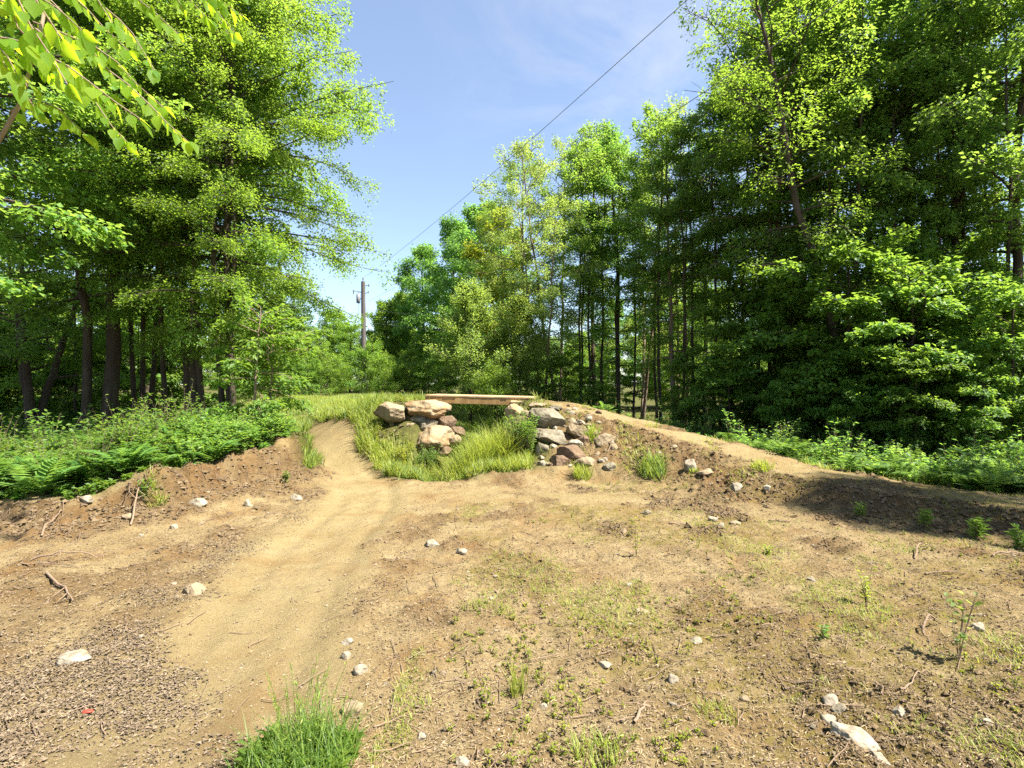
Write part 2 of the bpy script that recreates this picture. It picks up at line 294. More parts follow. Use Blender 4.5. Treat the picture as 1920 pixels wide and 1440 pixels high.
def ground_material():
    m, n, l = new_mat('dirt_ground')
    o = n.new('ShaderNodeOutputMaterial'); p = n.new('ShaderNodeBsdfPrincipled'); p.inputs['Roughness'].default_value = .97; p.inputs['Specular IOR Level'].default_value = .08
    tc = n.new('ShaderNodeTexCoord')
    def noi(sc, det=8, ro=.6, dist=0):
        k = n.new('ShaderNodeTexNoise'); k.inputs['Scale'].default_value = sc; k.inputs['Detail'].default_value = det; k.inputs['Roughness'].default_value = ro; k.inputs['Distortion'].default_value = dist
        l.new(tc.outputs['Object'], k.inputs['Vector']); return k.outputs['Fac']
    def attr(nm):
        a = n.new('ShaderNodeAttribute'); a.attribute_name = nm; return a.outputs['Fac']
    def mix(f, a, b, t='MIX'):
        k = n.new('ShaderNodeMixRGB'); k.blend_type = t
        for i, v in ((0, f), (1, a), (2, b)):
            if isinstance(v, tuple): k.inputs[i].default_value = (*v, 1)
            elif isinstance(v, (int, float)): k.inputs[i].default_value = v
            else: l.new(v, k.inputs[i])
        return k.outputs[0]
    def mth(op, a, b):
        k = n.new('ShaderNodeMath'); k.operation = op; k.use_clamp = op != 'ADD'
        for i, v in ((0, a), (1, b)):
            if isinstance(v, (int, float)): k.inputs[i].default_value = v
            else: l.new(v, k.inputs[i])
        return k.outputs[0]
    def rmp(f, stops):
        r = ramp(n, stops); l.new(f, r.inputs[0]); return r.outputs[0]
    soil = rmp(noi(2.3, 12, .66), [(.28,(.22,.15,.080)),(.42,(.37,.27,.15)),(.55,(.50,.39,.235)),(.72,(.66,.54,.36))])
    soil = mix(.45, soil, rmp(noi(38, 8, .7), [(.3,(.17,.105,.055)),(.5,(.40,.29,.17)),(.7,(.62,.50,.34))]))
    sand = rmp(noi(1.4, 10, .6), [(.3,(.33,.25,.135)),(.5,(.42,.33,.19)),(.7,(.49,.41,.27))])
    sand = mix(.45, sand, rmp(noi(90, 6, .7), [(.3,(.30,.21,.11)),(.5,(.52,.40,.23)),(.7,(.66,.56,.38))]))
    c = mix(attr('track'), soil, sand)
    dk = rmp(noi(16, 10, .7), [(.3,(.11,.062,.032)),(.5,(.21,.13,.070)),(.72,(.34,.23,.135))])
    c = mix(mth('MULTIPLY', attr('dark'), rmp(noi(5, 8, .65), [(.3,(.35,)*3),(.6,(1,1,1))])), c, dk)
    rust = rmp(noi(1.3, 9, .65, .5), [(.50,(0,0,0)),(.64,(1,1,1))])
    c = mix(mth('MULTIPLY', rust, .45), c, (.33,.18,.075))
    ms = mth('MULTIPLY', attr('moss'), rmp(noi(9, 10, .75), [(.42,(0,0,0)),(.58,(1,1,1))]))
    c = mix(mth('MULTIPLY', ms, .75), c, rmp(noi(50, 4, .6), [(.3,(.19,.15,.035)),(.7,(.34,.29,.07))]))
    pale = rmp(noi(26, 10, .8, .4), [(.62,(0,0,0)),(.70,(1,1,1))])
    c = mix(mth('MULTIPLY', pale, .6), c, (.70,.63,.50))
    pit_shade = rmp(noi(60, 10, .8, .3), [(.33,(1,1,1)),(.42,(0,0,0))])  # shade between tiny clods, painted into the soil colour as dark specks
    c = mix(mth('MULTIPLY', pit_shade, .55), c, (.14,.095,.055))
    c = mix(mth('MULTIPLY', attr('litter'), .4), c, rmp(noi(30, 8, .8), [(.3,(.14,.10,.06)),(.55,(.29,.22,.14)),(.75,(.44,.36,.25))]))
    gr = rmp(noi(7, 10, .7), [(.3,(.05,.07,.02)),(.5,(.10,.13,.03)),(.7,(.18,.18,.06))])
    c = mix(mth('MULTIPLY', attr('grass'), .82), c, gr)
    c = mix(1.0, c, (.410,.408,.345), 'MULTIPLY')
    l.new(c, p.inputs['Base Color'])
    b1 = n.new('ShaderNodeBump'); b1.inputs['Strength'].default_value = 1.0; b1.inputs['Distance'].default_value = .022; l.new(noi(34, 12, .75), b1.inputs['Height'])
    b2 = n.new('ShaderNodeBump'); b2.inputs['Strength'].default_value = .6; b2.inputs['Distance'].default_value = .009; l.new(noi(120, 8, .7), b2.inputs['Height'])
    l.new(b1.outputs[0], b2.inputs['Normal']); l.new(b2.outputs[0], p.inputs['Normal']); l.new(p.outputs[0], o.inputs[0])
    return m
M['ground'] = ground_material()

# ---------------------------------------------------------------- ground sheet
def axis(segs):
    a = [segs[0][0]]
    for (s, e, h0, h1) in segs:
        x = s
        while x < e - 1e-6:
            t = (x-s)/(e-s); x += h0+(h1-h0)*t; a.append(min(x, e))
    return np.unique(np.round(a, 5))
xs_p = axis([(0,3.2,.03,.035),(3.2,9,.035,.10),(9,30,.1,1.2),(30,400,1.5,40)])
xs = np.concatenate([-xs_p[::-1][:-1], xs_p])
ys = axis([(-60,-4,8,.8),(-4,1.6,.8,.05),(1.6,5.5,.026,.026),(5.5,13,.03,.05),(13,32,.07,.5),(32,600,.6,50)])
X, Y = np.meshgrid(xs, ys)
mk = masks(X, Y); Z = zt(X, Y, mk)
nx_, ny_ = len(xs), len(ys)
i = np.arange(ny_-1)[:, None]*nx_ + np.arange(nx_-1)[None]
F = np.stack([i, i+1, i+1+nx_, i+nx_], -1).reshape(-1, 4)
g_me = mesh_np('ground', [(np.stack([X, Y, Z], -1).reshape(-1, 3), F, 0)], M['ground'], True, {k: mk[k] for k in ('track','grass','moss','dark','litter')})
tag(obj('ground', g_me), kind='structure')

# ---------------------------------------------------------------- leaves, trees
def leaves(P, D, N, size, aspect=.62, fold=.12, rng=None, sizevar=.35):
    """small folded rhombic leaves: P base, D direction, N normal"""
    n = len(P); s = (size*(1+sizevar*rng.uniform(-1, 1, n)))[:, None]
    D = D/(np.linalg.norm(D, axis=1)[:, None]+1e-9)
    S = np.cross(D, N); S /= np.linalg.norm(S, axis=1)[:, None]+1e-9
    U = np.cross(S, D)
    mid = P + D*s*.48
    V = np.stack([P, mid+S*s*aspect*.5+U*s*fold, P+D*s, mid-S*s*aspect*.5+U*s*fold], 1).reshape(-1, 3)
    b = np.arange(n)[:, None]*4
    F = np.concatenate([b+np.array([[0, 1, 2]]), b+np.array([[0, 2, 3]])], 1).reshape(-1, 3)
    return V, F
def curve_pts(p0, d0, L, n, droop, rng, wander=.12):
    P = [np.array(p0, float)]; d = np.array(d0, float); d /= np.linalg.norm(d)
    for k in range(n):
        P.append(P[-1]+d*L/n); d = d + np.array([rng.normal(0, wander), rng.normal(0, wander), rng.normal(0, wander*.6)-droop]); d /= np.linalg.norm(d)
    return np.array(P)
def gen_tree(seed, H=13, base=3.5, R=3.2, tr=.16, nl=34, leaf=.09, nleaf=40000, leafmat='leaf_maple', bark='bark', asym=(0, 0), lean=(0, 0),
             droop=.06, widest=.35, spray=.30, elev=(5, 60), top=.25, ntw=9, flat=.10, tilt=.45, aspect=.62, stems=1, topx=1.0, gap=.0):
    rng = np.random.default_rng(seed)
    tubes = []; LP = []; LD = []; LN = []; LR = []
    twigs = []
    for st in range(stems):
        n = 14; t = np.linspace(0, 1, n)
        w = np.cumsum(rng.normal(0, .05, (n, 2)), 0)*H/14
        w -= w[0]
        ang = 2*PI*st/max(stems, 1)+rng.uniform(0, 1); sp = (0 if stems == 1 else .16*H)
        Hs = H*(1 if st == 0 else rng.uniform(.75, .98))
        tp = np.stack([lean[0]*t**1.1*H*.1+w[:, 0]+math.cos(ang)*sp*t, lean[1]*t**1.1*H*.1+w[:, 1]+math.sin(ang)*sp*t, t*Hs*.97], 1)
        tp[0, 2] = -.25
        rad = tr*(1-t)**.75*(1/stems**.4)+.012; rad[0] *= 1.35
        tubes.append(tube(tp, rad, 9))
        for k in range(nl//stems):
            q = (k+rng.uniform(0, 1))/(nl//stems); h = base+(Hs*.97-base)*q**.9
            tt = h/(Hs*.97); o = np.array([np.interp(tt, t, tp[:, j]) for j in range(3)]); o[2] = h
            az = k*2.39996+rng.uniform(-.5, .5)+st
            prof = (q/widest)**.55 if q < widest else max(0., 1-((q-widest)/(1-widest))**1.6)
            prof = max(prof, .0)*(1-top)+top*(1 if q < .9 else .7)
            if q < widest: prof = max(prof, .45)
            L = R*prof*rng.uniform(.72, 1.12)*(1+asym[0]*math.cos(az-asym[1]))
            e = math.radians(elev[0]+(elev[1]-elev[0])*q**1.2+rng.uniform(-8, 8))
            d0 = (math.cos(az)*math.cos(e), math.sin(az)*math.cos(e), math.sin(e))
            lp = curve_pts(o, d0, L, 7, droop, rng)
            r0 = np.interp(tt, t, rad)*.42
            tubes.append(tube(lp, np.linspace(max(r0, .012), .005, 8), 5))
            for j in range(ntw+int(L)):
                s = rng.uniform(.18, 1)**.8; a = s*7; i0 = min(int(a), 6); o2 = lp[i0]+(lp[i0+1]-lp[i0])*(a-i0); dl = lp[i0+1]-lp[i0]; dl /= np.linalg.norm(dl)
                sd = np.cross(dl, [0, 0, 1]); sd /= np.linalg.norm(sd)+1e-9
                sg = 1 if j % 2 else -1
                dd = dl*rng.uniform(.4, 1.1)+sd*sg*rng.uniform(.5, 1.1)+np.array([0, 0, rng.normal(.03, .22)])
                Lt = (.22*L*(1.25-s)+.25)*rng.uniform(.7, 1.3)
                tw = curve_pts(o2, dd, Lt, 4, droop*1.4, rng, .10)
                twigs.append(tw); tubes.append(tube(tw[[0, 2, 4]], [.008, .005, .003], 3))
    T = np.array(twigs); keep = rng.uniform(0, 1, len(T)) > gap; T = T[keep]
    Lw = np.linalg.norm(T[:, -1]-T[:, 0], axis=1); pr = Lw/Lw.sum()
    k = rng.choice(len(T), nleaf, p=pr)
    s = rng.uniform(.05, 1.08, nleaf); a = np.clip(s*4, 0, 3.999); i0 = a.astype(int); f = (a-i0)[:, None]
    P = T[k, i0]*(1-f)+T[k, i0+1]*f + (T[k, 4]-T[k, 3])*np.clip(s-1, 0, 1)[:, None]*4
    D0 = T[k, i0+1]-T[k, i0]; D0 /= np.linalg.norm(D0, axis=1)[:, None]+1e-9
    S0 = np.cross(D0, [0, 0, 1.]); S0 /= np.linalg.norm(S0, axis=1)[:, None]+1e-9
    sg = rng.choice([-1., 1.], nleaf)[:, None]; lat = rng.uniform(0, 1, nleaf)[:, None]**1.1*spray*(1.15-.7*s)[:, None]
    P = P+S0*sg*lat+D0*lat*.5+np.stack([np.zeros(nleaf), np.zeros(nleaf), rng.normal(-.02, flat, nleaf)], 1)-np.array([0, 0, 1.])*lat*.25
    D = D0*.6+S0*sg*rng.uniform(.2, 1, nleaf)[:, None]+rng.normal(0, .35, (nleaf, 3)); D[:, 2] -= .25
    N = np.array([0, 0, 1.])+rng.normal(0, tilt, (nleaf, 3))
    V, F = leaves(P, D, N, leaf, aspect, .10, rng)
    hue = rng.uniform(0, 1, len(T))[k]*.45 + rng.uniform(0, .55, nleaf)
    crown = mesh_np('crown', [(V, F, 0, np.repeat(hue, 2))], M[leafmat])
    trunk = mesh_np('trunk', [merge_tubes(tubes)], M[bark], True)
    return crown, trunk
def place_tree(name, pr, x, y, label, cat='tree', group=None, sc=1., rot=0., sz=None, z=None):
    z = float(zt(np.array(x), np.array(y))) if z is None else z
    e = empty(name, (x, y, z), rot); e.scale = (sc, sc, sz or sc)
    obj('trunk', pr[1], e); obj('crown', pr[0], e)
    return tag(e, label, cat, group)

import time
_t = time.time()
PT = {}
PT['fine_edge'] = gen_tree(1, 14.5, 2.6, 4.5, .12, 84, .066, 120000, 'leaf_fine', asym=(.12, -.1), widest=.30, top=.30, ntw=11, spray=.28, elev=(-2, 45), gap=.05)
PT['maple_a'] = gen_tree(2, 15, 3.3, 4.4, .165, 56, .11, 40000, 'leaf_maple', widest=.35, top=.3, ntw=10, spray=.36, flat=.07, tilt=.35, aspect=.8, gap=.3)
PT['maple_b'] = gen_tree(3, 13.5, 3.3, 3.4, .10, 44, .10, 25000, 'leaf_maple', widest=.4, top=.3, spray=.34, flat=.08, aspect=.8, gap=.3)
PT['slim'] = gen_tree(4, 12.5, 4.2, 2.2, .06, 34, .09, 11000, 'leaf_maple', widest=.4, top=.3, spray=.3, gap=.3)
PT['wood_a'] = gen_tree(5, 13.5, 2.6, 2.6, .085, 46, .085, 24000, 'leaf_pale', 'bark_light', widest=.45, top=.3, ntw=9, flat=.13, tilt=.6, stems=2, gap=.3)
PT['wood_b'] = gen_tree(6, 14, 2.2, 3.0, .10, 50, .10, 26000, 'leaf_maple', widest=.4, top=.3, flat=.12, tilt=.5, gap=.3)
PT['wood_c'] = gen_tree(7, 13, 2.4, 2.5, .09, 42, .09, 17000, 'leaf_dark', widest=.45, top=.35, flat=.14, tilt=.55, gap=.3)
PT['wood_d'] = gen_tree(8, 13.5, 2.8, 3.0, .10, 44, .12, 14500, 'leaf_bright', 'bark_light', widest=.5, top=.3, droop=.12, aspect=.42, flat=.14, tilt=.6, spray=.34, gap=.3)
PT['yellow'] = gen_tree(9, 11, 3.0, 2.3, .11, 32, .12, 20000, 'leaf_yellow', widest=.45, top=.3, flat=.14, aspect=.75, gap=.3)
PT['far_dark'] = gen_tree(10, 13.5, 1.5, 3.7, .2, 46, .17, 30000, 'leaf_dark', widest=.35, top=.35, flat=.2, tilt=.7, spray=.45)
PT['far_mid'] = gen_tree(11, 8, .5, 2.6, .12, 36, .15, 18000, 'leaf_fine', widest=.35, top=.35, flat=.16, tilt=.7, spray=.4)
PT['bush_tree'] = gen_tree(12, 5, .35, 1.75, .05, 46, .07, 26000, 'leaf_pale', widest=.3, top=.25, elev=(20, 70), spray=.2, droop=.0)
PT['shrub'] = gen_tree(13, 2.6, .1, 1.5, .03, 34, .075, 11000, 'leaf_fine', widest=.3, top=.4, elev=(15, 75), spray=.22, stems=3, ntw=6)
PT['under'] = gen_tree(14, 4.2, .7, 1.9, .035, 26, .105, 12000, 'leaf_bright', widest=.4, top=.35, elev=(0, 50), spray=.30, flat=.05, tilt=.3, aspect=.75, ntw=7)
PT['under_b'] = gen_tree(15, 3.2, .4, 1.6, .03, 22, .11, 8500, 'leaf_bright', widest=.4, top=.35, elev=(5, 55), spray=.30, flat=.06, tilt=.35, aspect=.6, ntw=7)
PT['bare'] = gen_tree(16, 13, 5.5, 1.8, .055, 24, .10, 9000, 'leaf_maple', widest=.5, top=.4, gap=.3)
PT['leaner'] = gen_tree(17, 13.5, 3.2, 2.8, .11, 46, .085, 24000, 'leaf_fine', 'bark', lean=(-1.9, .2), widest=.5, top=.35, aspect=.45, flat=.14, gap=.3)
PT['spreading'] = gen_tree(18, 6, 1.2, 3.2, .16, 26, .09, 16000, 'leaf_bright', lean=(.6, 0), widest=.4, top=.4, stems=3, elev=(10, 55))
PT['conifer'] = gen_tree(19, 9, .6, 2.0, .1, 60, .12, 26000, 'leaf_dark', widest=.1, top=.05, elev=(0, 30), aspect=.25, flat=.1)
PT['sapling'] = gen_tree(20, 3.9, 1.1, 1.5, .022, 18, .15, 2600, 'leaf_bright', 'bark_light', widest=.45, top=.35, elev=(-5, 45), spray=.3, flat=.05, tilt=.25, aspect=.55, ntw=4, lean=(.8, 0))
print('trees', time.time()-_t)

# left group
GL = 'trees of the wood left of the trail'
def LT(kind, u, Y, label, name='maple_tree', rot=0., sc=1., group=None):
    return place_tree(name, PT[kind], gx(u, Y), Y, label, group=group, rot=rot, sc=sc)
LT('fine_edge', 362, 12.4, 'tall small-leaved tree whose crown edge reaches right over the trail against the sky', 'broadleaf_tree', 0.75, .93)
LT('maple_a', 205, 13.4, 'big maple with the thickest dark trunk in the left wood', rot=1.0)
LT('maple_b', 160, 13.0, 'maple with dark trunk leaning left against the thickest trunk', rot=2.2).rotation_euler = (0, .05, 2.2)
LT('maple_b', 352, 13.6, 'maple with stout dark trunk beside the thin leaning stem', rot=.3)
LT('slim', 372, 12.2, 'slim brown stem leaning right beside the stout maple trunk', rot=.5)
LT('slim', 250, 15, 'first slim stem right of the thickest trunk', rot=1.5)
LT('slim', 270, 14.2, 'second slim stem right of the thickest trunk', rot=2.5, sc=.95)
LT('slim', 290, 14.8, 'third slim stem right of the thickest trunk', rot=3.5, sc=1.05)
LT('bare', 311, 13.8, 'fourth slim stem right of the thickest trunk', rot=4.5)
LT('slim', 412, 11.6, 'darkest and leftmost of three close stems at the wood edge', rot=.9, sc=.92)
LT('fine_edge', 430, 11.6, 'middle one of three close straight stems at the wood edge', rot=2.6, sc=.80)
LT('bare', 443, 11.5, 'rightmost reddish one of three close stems at the wood edge', rot=2.9, sc=.9)
LT('spreading', 60, 15, 'low spreading tree with forked crooked limbs at far left', 'apple_tree', rot=.4)
LT('maple_a', -190, 8.6, 'maple outside the frame with layered boughs reaching in over the ferns', rot=.2, sc=.93)
LT('maple_b', -60, 17, 'maple behind the low spreading tree', rot=5)
rg = random.Random(4)
GM = 'low leafy saplings under the left wood'
for k in range(9):
    uk = -120+k*62+rg.uniform(-20, 20); Yk = rg.uniform(17, 21)
    place_tree('sapling', PT[rg.choice(['under', 'under', 'under_b'])], gx(uk, Yk), Yk, 'leafy sapling with spreading layers under the tall trees of the left wood', 'sapling', GM, rot=rg.uniform(0, 6), sc=rg.uniform(.75, 1.15))
for k in range(16):
    Yk = rg.uniform(19, 34); uk = rg.uniform(-260, 430 - (Yk-17)*3)
    place_tree('broadleaf_tree', PT[rg.choice(['maple_b', 'under', 'wood_b', 'spreading', 'under_b', 'maple_a'])], gx(uk, Yk), Yk, 'leafy tree deep in the wood left of the trail, behind the dark trunks', group=GL, rot=rg.uniform(0, 6), sc=rg.uniform(.8, 1.05))
place_tree('conifer_tree', PT['conifer'], gx(548, 38), 38, 'dark pointed tree left of the utility pole behind the bright sapling', rot=1)
for k, (u, Yk, kk, s, lb) in enumerate([(470, 30, 'far_mid', 1.0, 'round green tree behind the lawn strip at the edge of the left wood'), (505, 26, 'under_b', 1.15, 'bright low tree at the back of the lawn strip'),
        (600, 44, 'under', 1.2, 'small green tree in front of the dark pointed tree'), (628, 50, 'far_mid', .93, 'airy green tree just left of the utility pole'),
        (575, 34, 'under_b', .8, 'low bright bush at the far bend of the trail'), (655, 46, 'far_mid', .72, 'low tree directly behind the utility pole'),
        (722, 47, 'far_mid', .98, 'broad light green tree right of the utility pole'), (748, 52, 'far_mid', 1.1, 'taller green tree with a bare twig top right of the pole'),
        (610, 36, 'shrub', 1.1, 'dark small shrub left of the pole foot'), (690, 31, 'shrub', 1.05, 'rounded shrub hiding the foot of the utility pole'),
        (715, 29, 'shrub', .8, 'smaller shrub to the right of the pole foot'), (645, 33, 'shrub', .7, 'low shrub beside the dirt crest left of the pole')]):
    place_tree('shrub' if kk == 'shrub' else 'broadleaf_tree', PT[kk], gx(u, Yk), Yk, lb, 'shrub' if kk == 'shrub' else 'tree', sc=s, rot=k*1.3)
place_tree('maple_sapling', PT['sapling'], gx(470, 9.6), 9.6, 'thin young sapling with big bright leaves at the wood edge', cat='sapling', rot=0.2, sc=.68)
place_tree('maple_sapling', PT['sapling'], gx(505, 10.6), 10.6, 'leaning young sapling with bright leaves over the lawn', cat='sapling', rot=-.5, sc=.6)
# right wood
for k, (u, Yk, kk, s, lb, ro) in enumerate([
    (795, 47, 'far_dark', .93, 'farthest dark green tree above the yellow shrub', 0), (846, 43, 'far_dark', 1.02, 'tall dark tree second from the far end of the right wood', 2),
    (905, 37, 'far_dark', 1.0, 'dark tree behind the yellow-green one', 4), (760, 50, 'far_mid', 1.15, 'lower dark tree at the far end of the right wood', 1),
    (945, 29, 'yellow', 1.0, 'yellow-green tree standing out against the dark ones', 0), (930, 32, 'wood_b', .9, 'green tree behind the yellow-green one', 1),
    (985, 27, 'wood_d', .96, 'tree with yellowish crown top left of the two-stemmed pale tree', 2), (1050, 24.5, 'wood_a', 1.03, 'tall pale grey-green two-stemmed tree at the top of the skyline', .5),
    (1020, 21, 'wood_a', .72, 'shorter pale grey-green tree in front of the skyline trees', 1.5), (1110, 26, 'wood_b', 1.02, 'green tree behind and right of the pale two-stemmed tree', 3),
    (1160, 22, 'wood_c', .92, 'dark green tree left of the bright drooping tree', 0), (1205, 23.5, 'wood_a', .97, 'pale feathery tree on the skyline under the second wire', 4.2),
    (1265, 18.5, 'wood_d', .78, 'bright drooping tree where the second wire meets the leaves', .7), (1320, 20, 'wood_c', .84, 'dark tree right of the bright drooping one', 2.1),
    (1445, 16.0, 'wood_d', 1.02, 'tall drooping-leaved tree cutting into the sky at the top', 3.3), (1510, 15.5, 'wood_b', 1.03, 'tall green tree between the drooping one and the leaning trunk', 1.1),
    (1610, 13.2, 'leaner', 1.0, 'tree with a long brown trunk leaning left up through the leaves', 0), (1560, 17, 'wood_d', 1.1, 'tall yellow-lit tree behind the leaning trunk', 5),
    (1700, 15, 'wood_c', 1.08, 'dark green tree right of the leaning trunk', .2), (1790, 14, 'wood_b', 1.05, 'green tree left of the dark forked trunk', 2.4),
    (1890, 13, 'wood_b', 1.1, 'maple with a dark forked trunk near the right frame edge', 4), (2040, 12.2, 'bare', .95, 'slim tree outside the frame at the right', 2), (4560, 3.6, 'wood_b', .95, 'tree outside the frame shading the path on the right', 1)]):
    place_tree('broadleaf_tree', PT[kk], gx(u, Yk), Yk, lb, sc=s, rot=ro)
for k, (u, Yk, kk, sc_) in enumerate([(772, 41, 'shrub', 1.25), (803, 38, 'under', .95), (838, 35, 'shrub', 1.2), (868, 31, 'under', .85), (900, 27, 'shrub', 1.0), (822, 44, 'under', 1.2), (960, 25, 'under', .8)]):
    place_tree('shrub', PT[kk], gx(u, Yk), Yk, 'dark low shrub under the far trees behind the bridge', 'shrub', 'dark shrubs behind the bridge', sc=sc_, rot=k)
place_tree('bush_tree', PT['bush_tree'], gx(882, 19.5), 19.5, 'light green bushy tree with a feathery outline behind the bridge', rot=.5)
place_tree('bush_tree', PT['bush_tree'], gx(975, 20), 20, 'bushy grey-green tree right of the feathery light one behind the bridge', rot=2.5, sc=.95)
place_tree('shrub', PT['shrub'], gx(925, 17), 17, 'dark green shrub seen low behind the bridge deck', 'shrub', sc=.75, rot=1)
GR = 'trees inside the right wood'
for k in range(8):
    Yk = rg.uniform(18, 27); lo = 960+ (30-Yk)*11; uk = rg.uniform(max(lo, 940), 2100)
    kk = rg.choice(['wood_a', 'wood_b', 'wood_c', 'wood_d', 'bare', 'bare', 'slim', 'slim', 'bare', 'slim'])
    place_tree('broadleaf_tree', PT[kk], gx(uk, Yk), Yk, 'tree with a dark stem standing inside the right wood behind the edge trees', group=GR, rot=rg.uniform(0, 6), sc=rg.uniform(.62, .76))
GB = 'sunlit bushes beyond the right wood'
for k in range(30):
    uk = 1000+k*42+rg.uniform(-15, 15); Yk = rg.uniform(31, 38)
    place_tree('shrub', PT[rg.choice(['under_b', 'shrub', 'far_mid', 'under'])], gx(uk, Yk), Yk, 'sunlit bush glimpsed between the stems of the right wood', 'shrub', GB, rot=rg.uniform(0, 6), sc=rg.uniform(.9, 1.3))
GE = 'slim stems at the shaded foot of the right wood'
for k in range(30):
    uk = 1080+k*28+rg.uniform(-12, 12); Yk = np.interp(uk, [1050, 1300, 1600, 1950], [22, 17.5, 14, 12])+rg.uniform(-.6, 2.2)
    place_tree('broadleaf_tree', PT[rg.choice(['bare', 'bare'])], gx(uk, Yk), Yk, 'slim dark stem in the shade at the foot of the right wood edge', group=GE, rot=rg.uniform(0, 6), sc=rg.uniform(.75, 1.0))
GU = 'leafy undergrowth saplings along the right wood edge'
for k in range(18):
    uk = [1010, 1060, 1120, 1290, 1410][k] if k < 5 else 1450+(k-5)*42+rg.uniform(-15, 15); Yk = np.interp(uk, [1000, 1300, 1600, 1950], [18.8, 15.2, 12.4, 10.4])+rg.uniform(-.4, 2.0)
    big = uk > 1350
    place_tree('sapling', PT[rg.choice(['under', 'under', 'under_b'])], gx(uk, Yk), Yk, 'leafy low sapling filling the edge of the right wood', 'sapling', GU, rot=rg.uniform(0, 6), sc=rg.uniform(.4, .62) if not big else rg.uniform(.7, 1.15))
# far woods
GV = 'low bushes at the front of the right wood'
for k in range(16):
    uk = 1290+k*44+rg.uniform(-15, 15); Yk = np.interp(uk, [1250, 1600, 1950], [15.2, 11.6, 9.6])+rg.uniform(-.3, 1.0)
    place_tree('shrub', PT[rg.choice(['under', 'under_b', 'shrub'])], gx(uk, Yk), Yk, 'low leafy bush at the sunlit front of the right wood', 'shrub', GV, rot=rg.uniform(0, 6), sc=rg.uniform(.38, .62))
GF = 'distant trees closing the horizon'
for k in range(90):
    a = -1.05+2.1*k/90+rg.uniform(-.02, .02); Yk = rg.uniform(62, 90)
    place_tree('broadleaf_tree', PT[rg.choice(['far_mid', 'far_mid', 'under', 'far_dark'] if abs(a+.33) > .16 else ['far_mid'])], a*Yk, Yk, 'distant tree closing the horizon beyond the trail', group=GF, rot=rg.uniform(0, 6), sc=rg.uniform(.8, 1.1), z=0.)

# ---------------------------------------------------------------- overhanging branch with big leaves, upper left
def big_leaves(P, D, N, size, rng, mat_i=0):
    """ovate leaf of six quads round a midrib"""
    prof = np.array([(0, 0), (.12, .20), (.34, .31), (.58, .29), (.82, .14), (1.0, 0)])
    n = len(P); s = size[:, None]; D = D/np.linalg.norm(D, axis=1)[:, None]; S = np.cross(D, N); S /= np.linalg.norm(S, axis=1)[:, None]; U = np.cross(S, D)
    curl = rng.uniform(.02, .22, n)[:, None]; fold = rng.uniform(.1, .5, n)[:, None]
    Vs = []
    for t, w in prof:
        c = P+D*s*t-U*s*curl*t*t*1.2
        Vs += [c+S*s*w+U*s*w*fold, c, c-S*s*w+U*s*w*fold]
    V = np.stack(Vs, 1).reshape(-1, 3); b = np.arange(n)[:, None, None]*18
    q = []
    for k in range(5):
        q += [[3*k, 3*k+3, 3*k+4, 3*k+1], [3*k+1, 3*k+4, 3*k+5, 3*k+2]]
    F = (b+np.array(q)[None]).reshape(-1, 4)
    return V, F
